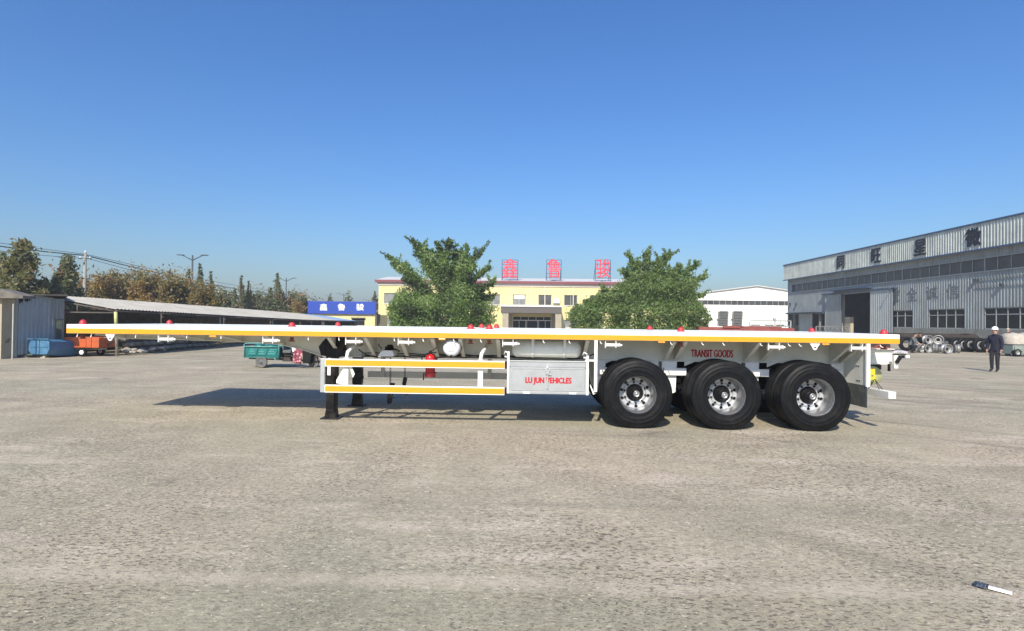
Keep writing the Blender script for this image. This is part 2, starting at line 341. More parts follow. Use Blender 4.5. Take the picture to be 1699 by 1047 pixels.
    patch2 = ramp(noise(.42, 7, .62), (.42, g(.25)), (.6, g(1)))
    q1, c = speck(36, .555, .605, (.10, .085, .068), .85, patch2, 3)
    q2, c = speck(70, .565, .62, (.13, .115, .09), .75, patch, 9)
    q3, c = speck(38, .63, .68, (.62, .55, .45), .8, None, 21)
    # long faint tyre streaks
    c = mix(c, (.15, .14, .115), ramp(noise(.55, 9, .66, (.10, 1.6, 1)), (.54, g(0)), (.72, g(.5))))
    sp = t.nodes.new('ShaderNodeSeparateXYZ'); L(V, sp.inputs[0])
    def mr(x, a, b_): 
        q = t.nodes.new('ShaderNodeMapRange'); q.inputs[1].default_value = a; q.inputs[2].default_value = b_; q.clamp = True; L(x, q.inputs[0]); return q.outputs[0]
    def slant(deg, sc, sx):
        mp = t.nodes.new('ShaderNodeMapping'); mp.vector_type = 'TEXTURE'; mp.inputs['Rotation'].default_value = (0, 0, R(deg)); mp.inputs['Scale'].default_value = (sx, 1, 1); L(V, mp.inputs[0])
        n_ = t.nodes.new('ShaderNodeTexNoise'); n_.inputs['Scale'].default_value = sc; n_.inputs['Detail'].default_value = 5; n_.inputs['Roughness'].default_value = .6; L(mp.outputs[0], n_.inputs['Vector']); return n_.outputs['Fac']
    # rubber marks left by turning wheels, crossing the yard at a slant
    c = mix(c, (.13, .12, .095), mix(ramp(slant(-38, 1.7, 16), (.57, g(0)), (.66, g(.55))), mr(sp.outputs[0], 1.5, 3.2), 1, 'MULTIPLY'))
    c = mix(c, (.15, .135, .11), mix(ramp(slant(-9, 1.1, 14), (.58, g(0)), (.68, g(.45))), mr(sp.outputs[1], -3.5, 2), 1, 'MULTIPLY'))
    c = mix(c, (.12, .105, .08), ramp(noise(.75, 6, .55), (.66, g(0)), (.72, g(.45))))
    # dusty pour joint across the slab in front
    wv = mix(noise(1.4, 4, .6), noise(9, 4, .6), .35)
    ad = t.nodes.new('ShaderNodeMath'); ad.operation = 'MULTIPLY_ADD'; L(wv, ad.inputs[0]); ad.inputs[1].default_value = .35; L(sp.outputs[1], ad.inputs[2])
    j1 = mr(ad.outputs[0], -5.30, -5.20); j2 = mr(ad.outputs[0], -5.02, -5.14)
    c = mix(c, (.52, .45, .35), mix(mix(j1, j2, 1, 'MULTIPLY'), ramp(noise(1.7, 6, .7), (.35, g(.05)), (.6, g(.6))), 1, 'MULTIPLY'))
    c = mix(c, (.93, .94, .92), mr(ad.outputs[0], -5.1, -5.3), 'MULTIPLY')
    L(c, b.inputs['Base Color']); b.inputs['Roughness'].default_value = .88; b.inputs['Specular IOR Level'].default_value = .3
    bp = t.nodes.new('ShaderNodeBump'); bp.inputs['Strength'].default_value = .7; bp.inputs['Distance'].default_value = .012
    h = mix(mix(noise(30, 8, .75), m1, .45, 'SUBTRACT'), q1, .6, 'SUBTRACT'); L(h, bp.inputs['Height']); L(bp.outputs[0], b.inputs['Normal'])
    return m
gm = ground_mat()
g = MB()
xs = sorted(set([-1500, -600, -200, -100, -60]+[i*2.0 for i in range(-20, 21)]+[60, 100, 200, 600, 1500]))
ys = sorted(set([-300, -60, -20]+[-12+i*2.0 for i in range(36)]+[80, 120, 200, 600, 2500]))
def gz(x, y):
    e = math.exp(-((x/45)**2+((y-5)/45)**2)); return 0.012*e*math.sin(x*.7+y*.31)*math.sin(y*.53) if not (-8 < x < 8 and -1 < y < 5) else 0
vs = [(x, y, gz(x, y)) for y in ys for x in xs]; nx = len(xs)
g.smooth = True
g.add(vs, [(j*nx+i, j*nx+i+1, (j+1)*nx+i+1, (j+1)*nx+i) for j in range(len(ys)-1) for i in range(nx-1)])
tag(g.build('ground', gm), kind='structure')
# loose grit and stone chips lying on the yard in front of the trailer
gv = MB()
for i in range(5200):
    d = 2.2+9.5*random.random()**1.3; a = random.uniform(-.95, .95); x = a*d*1.05; y = CAM.y+d
    if abs(x) > 11: continue
    s = random.choice((.004, .006, .008, .010)) * random.uniform(.7, 1.4); an = random.uniform(0, 6.28); q = random.uniform(.35, .8)
    z = gz(x, y)
    P = [(x+s*math.cos(an+t)*(1 if k % 2 else q), y+s*math.sin(an+t)*(1 if k % 2 else q), z-.001) for k, t in enumerate((0, 1.4, 3.0, 4.4))]
    gv.cur = random.choice((0, 0, 1, 2))
    gv.add(P+[(x+s*.2, y, z+s*.55)], [(0, 1, 4), (1, 2, 4), (2, 3, 4), (3, 0, 4)])
gmats = [mat('chip_dark', (.12, .105, .085), .9), mat('chip_tan', (.28, .24, .19), .9), mat('chip_pale', (.38, .34, .28), .9)]
tag(gv.build('gravel', gmats), 'loose stone chips and grit scattered over the concrete yard', 'gravel', kind='stuff')

# cracks / seams in the yard: thin dark lines of crumbled tar
def crack(name, pts, wd, label):
    m = MB(); pr = []
    P = [gr(*p) for p in pts]; fine = []
    for i in range(len(P)-1):
        n = 10
        for k in range(n): fine.append(P[i].lerp(P[i+1], k/n))
    fine.append(P[-1])
    for i, p in enumerate(fine):
        ww = wd*(.35+.9*random.random())*(1 if 1 < i < len(fine)-2 else .2); j = random.uniform(-.02, .02)
        pr += [(p.x, p.y+j-ww/2, .007), (p.x, p.y+j+ww/2, .007)]
    m.add(pr, [(2*i, 2*i+2, 2*i+3, 2*i+1) for i in range(len(fine)-1)])
    tag(m.build(name, 'tar'), kind='structure')
M['tar'] = mat('tar_seam', (.10, .09, .08), .9, var=.3, scale=30, bump=.4)
crack('ground_crack', [(1392, 694), (1410, 698), (1424, 703)], .05, '')
crack('ground_crack', [(295, 627), (330, 623), (352, 619)], .10, '')
crack('ground_crack', [(1555, 610), (1600, 615), (1642, 619)], .12, '')
crack('ground_crack', [(1605, 628), (1640, 630)], .16, '')
crack('ground_crack', [(1500, 596), (1560, 602), (1610, 606)], .08, '')

# ================================================================== TRAILER
XL = at(110, 545, 0).x; XR = at(1493, 560, 0).x; ZD = 1.51; ZB = 1.365; WD = 2.5
def tx(px, Y=0.0, py=580): return at(px, py, Y).x
TR = thing('flatbed_trailer', ((XL+XR)/2, 1.25, 0), 'long white flatbed semi-trailer with yellow side stripe, three axles and black landing legs', 'trailer')
# deck edges, tape, floor
MB().box(XL, XR, 0, .07, ZB, ZD).build('side_rail', 'white', TR, bevel=.006)
MB().box(XL, XR, WD-.07, WD, ZB, ZD).build('side_rail', 'white', TR, bevel=.006)
MB().box(XL+.005, XR-.003, -.004, -.0005, ZB+.004, ZB+.080).build('reflective_stripe', 'yellow', TR)
MB().box(XL, XL+.10, .0705, WD-.0705, ZB, ZD).build('front_rail', 'white', TR, bevel=.005)
MB().box(XR-.10, XR, .0705, WD-.0705, ZB, ZD).build('rear_rail', 'white', TR, bevel=.005)
n = 13; xa, xb = XL+.103, XR-.103
for i in range(n):
    a = xa+(xb-xa)*i/n; b_ = xa+(xb-xa)*(i+1)/n
    MB().box(a+.0004, b_-.0004, .0705, WD-.0705, ZD-.012, ZD-.004).build('deck_plate', 'white', TR)
for i in range(22):
    x = XL+.45+(XR-XL-.9)*i/21
    m = MB(); m.box(x-.004, x+.004, .0705, WD-.0705, ZB+.03, ZD-.0125); m.box(x-.004+.0085, x+.05, .0705, WD-.0705, ZB+.022, ZB+.03)
    m.build('cross_member', 'beam', TR)
# main beams
bot = [(112, 558.5), (300, 562.5), (430, 567), (470, 571), (500, 578), (533, 588.5), (563, 592)]
Yb = .75
prof = [(at(px, py, Yb).x, at(px, py, Yb).z) for px, py in bot]; prof[0] = (XL+.11, prof[0][1])
zb0 = 1.018; prof[-1] = (prof[-1][0], zb0)
xt = tx(1395, Yb); xe = tx(1480, Yb)
lower = prof+[(xe, zb0)]
upper = [(xe, 1.235), (xt+.35, 1.25), (xt+.1, ZB+.02), (XL+.11, ZB+.02)]
for Y in (Yb, 1.75):
    m = MB(); m.prism(lower+upper, Y-.005, Y+.005); bm_ = m.build('main_beam', 'beam', TR)
    m = MB()
    for i in range(len(lower)-1):
        (x0, z0), (x1, z1) = lower[i], lower[i+1]
        m.prism([(x0, z0-.014), (x1, z1-.014), (x1, z1-.0005), (x0, z0-.0005)], Y-.07, Y+.07)
    m.build('bottom_flange', 'beam', bm_)
    MB().box(xt+.35, xe, Y-.07, Y+.07, 1.2505, 1.262).build('top_flange', 'beam', bm_)
# outriggers: tapered plates from the web to the side rail
opx = [205, 340, 400, 470, 566, 623, 677, 727, 770, 829, 968, 1103, 1120, 1235, 1262, 1378, 1395]
def zlow(x):
    for i in range(len(lower)-1):
        if lower[i][0] <= x <= lower[i+1][0]:
            t = (x-lower[i][0])/(lower[i+1][0]-lower[i][0]); return lower[i][1]+t*(lower[i+1][1]-lower[i][1])
    return zb0
for k, px in enumerate(opx):
    for side in (0, 1):
        x = tx(px, .70); zl = zlow(x)+.01
        f = (lambda y: y) if side == 0 else (lambda y: WD-y)
        zz = max(zl, ZB-.30)
        P = [(f(.072), ZB+.028), (f(.744), ZB+.028), (f(.744), zl), (f(.66), zl), (f(.072), ZB-.02)]
        m = MB(); m.prism(P, x-.004, x+.004, 'x')
        # lower edge stiffening flange
        m.add([(x-.03, f(.66), zl-.004), (x+.03, f(.66), zl-.004), (x+.03, f(.072), ZB-.026), (x-.03, f(.072), ZB-.026),
               (x-.03, f(.66), zl+.004), (x+.03, f(.66), zl+.004), (x+.03, f(.072), ZB-.018), (x-.03, f(.072), ZB-.018)],
              [(3,2,1,0),(4,5,6,7),(0,1,5,4),(1,2,6,5),(2,3,7,6),(3,0,4,7)])
        m.build('outrigger', 'beam', TR)
# twist locks (red cone heads on the deck, shaft and handle below)
def twist(x, y):
    o = MB(); o.smooth = False
    o.lathe([(0, .0), (0, .062), (.010, .062), (.016, .052), (.045, .048), (.064, .032), (.076, .012), (.078, 0)], (x, y, ZD), 'z', 14)
    t = o.build('twist_lock', 'red', TR, org=(x, y, ZD))
    s = MB(); s.lathe([(-.03, .0), (-.03, .03), (.0, .03)], (x, y, ZB-.02), 'z', 10); s.box(x-.025, x+.025, y-.02, y+.02, ZB-.075, ZB-.045)
    s.box(x-.045, x+.05, y-.012, y+.012, ZB-.09, ZB-.076)
    s.build('lock_handle', 'brown', t)
    return t
tw = None
for px in (137, 484, 781, 812, 1130, 1467):
    x = tx(px, .12, 535)
    for y in (.13, WD-.13):
        if tw is None: tw = twist(x, y)
        else: dup(tw, loc=(x, y, ZD))
# winch rollers under the edge
def winch():
    x, y = tx(586, .06), .055; z = ZB-.078
    t = MB(); t.lathe([(-.105, 0), (-.105, .024), (-.098, .027), (.098, .027), (.105, .024), (.105, 0)], (x, y, z), 'x', 14)
    o = t.build('strap_winch', 'white', TR, org=(x, y, ZB))
    MB().box(x-.118, x-.108, y-.03, y+.03, z-.045, ZB-.001).build('winch_bracket', 'white', o); MB().box(x+.045, x+.055, y-.038, y+.038, z-.040, ZB-.001).build('winch_bracket', 'white', o)
    r = MB(); r.lathe([(0, 0), (0, .034), (.010, .034), (.010, 0)], (x+.106, y, z), 'x', 12); r.lathe([(0, 0), (0, .018), (.03, .016), (.03, 0)], (x+.122, y, z), 'x', 8); r.build('ratchet', 'white', o)
    return o
wn = winch()
for px in (276, 449, 673, 846, 1016, 1286, 1423): dup(wn, loc=(tx(px, .06), .055, ZB))
# rope hooks
def hook(x):
    m = MB(); m.tube([(x, .03, ZB-.001), (x, .03, ZB-.02), (x+.004, .015, ZB-.04), (x+.012, -.002, ZB-.052), (x+.026, -.008, ZB-.056)], .007, 6)
    return m.build('rope_hook', 'white', TR, org=(x, .03, ZB))
hk = hook(tx(149))
for px in (126, 223, 308, 365, 510, 561, 653, 701, 752, 797, 901, 944, 996, 1113, 1165, 1200, 1262, 1309, 1327, 1462): dup(hk, loc=(tx(px), .03, ZB))
# lashing eyes
for px in (181, 1353):
    x = tx(px); m = MB(); nseg = 16; out = []
    ang = [math.radians(180+180*k/(nseg)) for k in range(nseg+1)]
    out = [(x+.036*math.cos(a), ZB-.075+.036*math.sin(a)) for a in ang]
    poly = [(x-.085, ZB-.001)]+out+[(x+.085, ZB-.001)]
    inner = [(x+.014*math.cos(a), ZB-.07+.014*math.sin(a)) for a in [2*math.pi*k/12 for k in range(12)]]
    m.prism(poly, .015, .027); o = m.build('lashing_eye', 'white', TR)
    h = MB(); h.prism(inner, .0125, .0148); h.build('eye_hole', 'dark', o)
# amber side lamps
for px in (352, 733, 1098, 1371):
    x = tx(px); m = MB(); m.box(x-.055, x+.055, .005, .03, ZB-.032, ZB-.004); o = m.build('side_lamp', 'amber', TR, bevel=.008)
# landing legs
XG = tx(551, .5, 650)
def leg(Y):
    m = MB(); m.box(XG-.085, XG+.085, Y-.085, Y+.085, .42, 1.33); o = m.build('landing_leg', 'black', TR, org=(XG, Y, 0), bevel=.01)
    m = MB(); m.box(XG-.078, XG+.078, Y-.078, Y+.078, .03, .4195); m.build('inner_tube', 'black', o, bevel=.01)
    m = MB(); m.prism([(XG-.074, .15), (XG-.095, .022), (XG+.095, .022), (XG+.074, .15)], Y-.085, Y+.085); m.box(XG-.15, XG+.15, Y-.13, Y+.13, 0, .0215)
    m.build('foot', 'black', o, bevel=.004)
    m = MB(); m.box(XG-.02, XG+.105, Y-.10, Y-.0855, .50, .62); m.lathe([(0, 0), (0, .04), (.03, .04), (.03, 0)], (XG+.10, Y-.11, .55), 'y', 10)
    m.build('gearbox', 'black', o)
    return o
leg(.5); leg(1.95)
m = MB(); m.box(XG-.045, XG+.005, .404, .414, .93, 1.0); m.box(XG-.05, XG+.0, .405, .4145, .72, .86); m.build('data_plate', 'signwhite', TR)
m = MB(); m.tube([(XG-.02, .59, 1.0), (XG-.02, 1.86, 1.0)], .02, 8); m.build('gear_shaft', 'black', TR)
# black mounting plate with bolts above the legs
P = [(529, 575), (533, 590), (567, 591), (566, 559), (545, 559), (536, 566)]
pp = [(at(a, b, .41).x, at(a, b, .41).z) for a, b in P]
for Y in (.40, WD-.412):
    m = MB(); m.prism(pp, Y, Y+.012); o = m.build('mounting_plate', 'black', TR)
    m = MB()
    x0, x1 = min(p[0] for p in pp), max(p[0] for p in pp)
    for i in range(6):
        for j in range(2): m.lathe([(-.008 if Y < 1 else .02, 0), (-.008 if Y < 1 else .02, .012), (0, .012)], (x1-.03-.06*j*4, Y, 1.06+.05*i), 'y', 6)
    m.build('bolt', 'hubm', o)
    m = MB(); m.prism([(x0+.09, 1.03), (x1-.02, 1.03), (x1-.02, 1.33), (x0+.2, 1.33)], min(Y, Y+.012)+(.013 if Y < 1 else -.30), Y+(.30 if Y < 1 else -.001)); m.build('leg_bracket', 'black', TR)
# side guards, both sides
gx0, gx1 = tx(540, .02), tx(838, .02)
def guard(Y, sgn, x0, x1):
    for zc in (.957, .549):
        m = MB(); m.box(x0, x1, min(Y, Y+sgn*.045), max(Y, Y+sgn*.045), zc-.061, zc+.061); r = m.build('guard_rail', 'white', TR, bevel=.005)
        ys_ = Y-sgn*.0045
        MB().box(x0+.012, x1-.006, min(ys_, ys_+sgn*.004), max(ys_, ys_+sgn*.004), zc-.043, zc+.043).build('reflective_stripe', 'yellow', r)
        MB().box(x1+.0005, x1+.03, min(Y-sgn*.002, Y+sgn*.05), max(Y-sgn*.002, Y+sgn*.05), zc-.055, zc+.055).build('end_cap', 'black', r)
guard(.0, 1, gx0, gx1); 
guard(WD, -1, gx0, gx1+1.3)
MB().box(gx0-.07, gx0-.0005, .002, .05, .49, 1.02).build('guard_end_plate', 'steel', TR, bevel=.004)
def gpost(px, Y, sgn):
    x = tx(px, .1); y0, y1 = sorted((Y+sgn*.0505, Y+sgn*.10))
    m = MB(); m.box(x-.05, x+.03, y0, y1, .50, 1.03)
    m.build('guard_post', 'white', TR, bevel=.004)
    m = MB(); ya, yb = Y+sgn*.08, Y+sgn*.7
    m.tube([(x-.01, ya, 1.02), (x, ya+sgn*.02, 1.12), (x+.04, ya+sgn*.12, 1.19), (x+.04, yb, 1.22)], .03, 8)
    m.build('guard_arm', 'white', TR)
for Y, s in ((0, 1), (WD, -1)):
    gpost(577, Y, s); gpost(799, Y, s)
x = tx(577, .1)
m = MB(); m.prism([(x-.16, .63), (x-.16, .68), (x-.055, .86), (x-.055, .62)], .055, .065); m.prism([(x+.035, .93), (x+.035, 1.0), (x+.13, .78), (x+.10, .72)], .055, .065); m.build('guard_gusset', 'white', TR)
# small clutter of valves and lines behind the guards
x0 = tx(630, .5); x1 = tx(657, .5)
m = MB(); m.prism([(x0, 1.03), (x0+.03, 1.10), (x0+.08, 1.14), (x0+.24, 1.14), (x0+.27, 1.06), (x0+.24, 1.04), (x0+.06, 1.04)], .38, .62); br = m.build('valve_bracket', 'white', TR, bevel=.006)
m = MB(); m.lathe([(0, 0), (0, .06), (.05, .065), (.09, .04), (.09, 0)], (x0+.17, .5, 1.142), 'z', 14); m.tube([(x0+.05, .45, 1.17), (x0, .45, 1.21), (x0-.02, .5, 1.24)], .008, 6); m.tube([(x0+.2, .45, 1.17), (x0+.3, .45, 1.15), (x0+.33, .5, 1.12)], .012, 6)
m.tube([(x0+.12, .42, 1.142), (x0+.12, .42, 1.19), (x0+.19, .42, 1.20)], .018, 8); m.build('brake_valve', 'hubm', br)
# air tank with a round silver end towards the camera
ax, az = tx(748.5, .06), at(748.5, 577.8, .06).z
m = MB(); m.lathe([(0, 0), (.004, .06), (.018, .10), (.045, .128), (.07, .137), (.72, .137), (.76, .10), (.78, 0)], (ax, .06, az), 'y', 36); tk = m.build('air_tank', 'silver', TR)
m = MB(); m.lathe([(.20, .1375), (.20, .142), (.25, .142), (.25, .1375)], (ax, .06, az), 'y', 30); m.box(ax-.03, ax+.03, .26, .30, az+.137, ZB-.01); m.build('tank_strap', 'black', tk)
m = MB(); m.box(ax-.045, ax+.04, .0615, .064, az-.055, az-.03); m.build('tank_plate', 'steel', tk)
m = MB(); m.lathe([(0, 0), (0, .022), (.02, .022), (.02, 0)], (ax, .075, az-.128), 'y', 8); m.build('drain_valve', 'hubm', tk)
# long air tank lying above the toolbox, held by two straps
hx0, hx1 = tx(849, .4), tx(964, .4); hzc = 1.20; R_ = .138
m = MB(); L_ = hx1-hx0; m.lathe([(0, 0), (.006, .06), (.022, .10), (.055, .13), (.085, R_), (L_-.085, R_), (L_-.055, .13), (L_-.022, .10), (L_-.006, .06), (L_, 0)], (hx0, .40, hzc), 'x', 32); tk2 = m.build('air_tank', 'beam', TR)
for px in (884, 937):
    xx = tx(px, .28); m = MB(); m.lathe([(-.022, R_+.001), (-.022, R_+.006), (.022, R_+.006), (.022, R_+.001)], (xx, .40, hzc), 'x', 32); m.box(xx-.022, xx+.022, .255, .262, hzc-.05, ZB+.02); m.build('tank_strap', 'white', tk2)
# air lines and cable along the beam
for k, (z0, z1, yy) in enumerate(((1.045, 1.075, .66), (1.03, 1.05, .64), (1.09, 1.06, .68))):
    pts = []
    for i in range(15):
        x = tx(600, yy)+(tx(900, yy)-tx(600, yy))*i/14; pts.append((x, yy, z0+(z1-z0)*i/14-.02*math.sin(i*1.7+k)**2))
    m = MB(); m.tube(pts, .008, 6); m.build('air_line', 'hose', TR)
for (pa, pb) in (((548, 575), (600, 572)), ((595, 580), (640, 590)), ((930, 592), (990, 585))):
    a = at(*pa, .6); b_ = at(*pb, .6); m = MB(); m.tube([a, a.lerp(b_, .3)-Vector((0, .05, .05)), a.lerp(b_, .7)-Vector((0, .05, .06)), b_], .009, 6); m.build('air_line', 'hose', TR)
# hanging chains with locking pins
def chain(px, ytop, ybot, Y, blocks):
    x = tx(px, Y, 600); zt = at(px, ytop, Y).z; zb_ = at(px, ybot, Y).z; m = MB(); z = zt; k = 0
    while z > zb_:
        ln = .034; rx, ry = (.010, .0) if k % 2 else (0, .010)
        m.tube([(x-rx, Y-ry, z), (x-rx*1.2, Y-ry*1.2, z-ln/2), (x-rx, Y-ry, z-ln)], .004, 5); m.tube([(x+rx, Y+ry, z), (x+rx*1.2, Y+ry*1.2, z-ln/2), (x+rx, Y+ry, z-ln)], .004, 5); z -= ln*.8; k += 1
    o = m.build('chain', 'hose', TR)
    m = MB()
    for (dx, y0, y1, wd) in blocks:
        z0, z1 = at(px, y1, Y).z, at(px, y0, Y).z
        m.prism([(x+dx-wd/2, z0+.03), (x+dx-wd/2+.02, z0), (x+dx+wd/2, z0+.01), (x+dx+wd/2+.02, z1), (x+dx-wd/2+.02, z1+.01)], Y-.03, Y+.03)
    m.build('king_pin', 'black', o)
chain(648, 592, 637, .35, [(.02, 636, 645, .07), (-.01, 651, 670, .07)])
chain(672, 592, 630, .40, [(-.01, 627, 640, .055), (.02, 651, 657, .05)])
MB().tube([at(641, 658, .35), at(655, 660, .35)], .008, 6).build('pin_handle', 'black', TR)
# toolbox
bx0, bx1 = tx(842, .02), tx(977, .02); bz0, bz1 = .528, 1.02; zl_ = .925
m = MB(); m.box(bx0+.02, bx1-.02, .03, .56, bz0+.01, bz1-.005); TBX = m.build('toolbox', 'box', TR, bevel=.004)
m = MB(); m.box(bx0, bx0+.035, .0, .035, bz0-.01, bz1+.15); m.build('box_upright', 'white', TBX, bevel=.003)
m = MB(); m.box(bx1-.04, bx1, .0, .035, bz0-.02, bz1+.10); m.build('box_upright', 'white', TBX, bevel=.003)
m = MB(); m.box(bx0+.0355, bx1-.0405, .002, .0295, bz0-.012, bz0+.028); m.build('box_sill', 'box', TBX, bevel=.003)
m = MB(); m.box(bx0+.04, bx1-.045, .006, .0295, zl_+.008, bz1+.01); m.box(bx0+.04, bx1-.045, -.004, .0055, bz1-.005, bz1+.012); m.build('box_lid', 'box', TBX, bevel=.004)
m = MB(); m.box(bx0+.055, bx1-.06, .012, .0295, bz0+.032, zl_); dr = m.build('box_door', 'box', TBX, bevel=.004)
m = MB(); m.box(bx0+.055, bx1-.06, .006, .0118, zl_-.022, zl_+.006); m.box(bx0+.055, bx0+.07, .007, .0118, bz0+.032, zl_-.023); m.box(bx1-.075, bx1-.06, .007, .0118, bz0+.032, zl_-.023); m.build('door_trim', 'steel', TBX)
hx = tx(909, 0)
m = MB(); m.box(hx-.012, hx+.012, -.006, .0115, bz0+.07, zl_+.045); m.box(hx-.035, hx+.035, -.014, .0055, zl_-.055, zl_-.012); m.lathe([(0, 0), (0, .022), (.02, .022), (.02, 0)], (hx, -.02, zl_-.0), 'y', 12)
m.box(hx-.028, hx+.028, -.018, -.0145, zl_-.10, zl_-.06); m.box(hx+.0, hx+.06, -.012, -.0065, zl_-.115, zl_-.10); m.build('latch', 'steel', TBX, bevel=.002)
for xx in (bx0+.25, bx1-.30): MB().box(xx, xx+.11, -.006, .0015, bz0-.008, bz0+.018).build('hinge', 'white', TBX)
for xx in (bx0+.018, bx1-.02):
    m = MB(); m.tube([(xx, .02, bz1+.12), (xx-.05, .03, bz1+.15), (xx-.07, .06, bz1+.10)], .012, 6); m.tube([(xx, .02, bz1+.06), (xx-.06, .03, bz1+.07)], .014, 6); m.build('hanger_bolt', 'white', TBX)
a = at(872, 639, 0.0); b_ = at(948, 627.5, 0.0)
cz = .715; lettering('LU JUN VEHICLES', 'lettering', 'redtext', TBX, ((a.x+b_.x)/2, .0115, cz), (1, 0, 0), (0, 0, 1), b_.x-a.x, .112, .002, .055)
lettering('TRANSIT GOODS', 'lettering', 'redtext', TR, ((tx(1147, .745)+tx(1216, .745))/2, .7445, at(1181, 586.5, .745).z), (1, 0, 0), (0, 0, 1), tx(1216, .745)-tx(1147, .745), .122, .002, .05)
# white drop posts and brackets by the wheels
x = tx(988.5, 0.03)
m = MB(); m.box(x-.024, x+.024, .0, .05, .56, ZB-.001); m.prism([(x-.02, .555), (x-.08, .68), (x-.08, .64), (x-.03, .51), (x+.02, .53)], .0505, .06); m.box(x-.16, x-.0245, .02, .03, 1.03, 1.06); m.build('mudguard_post', 'white', TR, bevel=.003)
# suspension hangers: white boxes below the beams between the wheels
for side in (0, 1):
    f = (lambda y: y) if side == 0 else (lambda y: WD-y)
    for (pa, pb, arm) in ((988, 1005, 1), (1098, 1123, 1), (1236, 1259, 1), (1378, 1396, 0)):
        xa, xb = tx(pa, .68), tx(pb, .68)
        m = MB(); y0, y1 = sorted((f(.66), f(.80)))
        m.prism([(xa, 1.0025), (xb, 1.0025), (xb-.02, .50), (xb-.10, .46), (xa+.06, .50), (xa, .85)], y0, y1); h = m.build('spring_hanger', 'white', TR, bevel=.004)
        y0, y1 = sorted((f(.60), f(.655)))
        m = MB(); m.box(xa+.02, xb+.14*arm, y0, y1, .78, .90)
        for q in range(3): m.lathe([(0, 0), (0, .014), (.012 if side else -.012, .014)], (xa+.05+q*.06, f(.598), .82+.02*(q % 2)), 'y', 6)
        m.build('equaliser', 'white', h, bevel=.006)
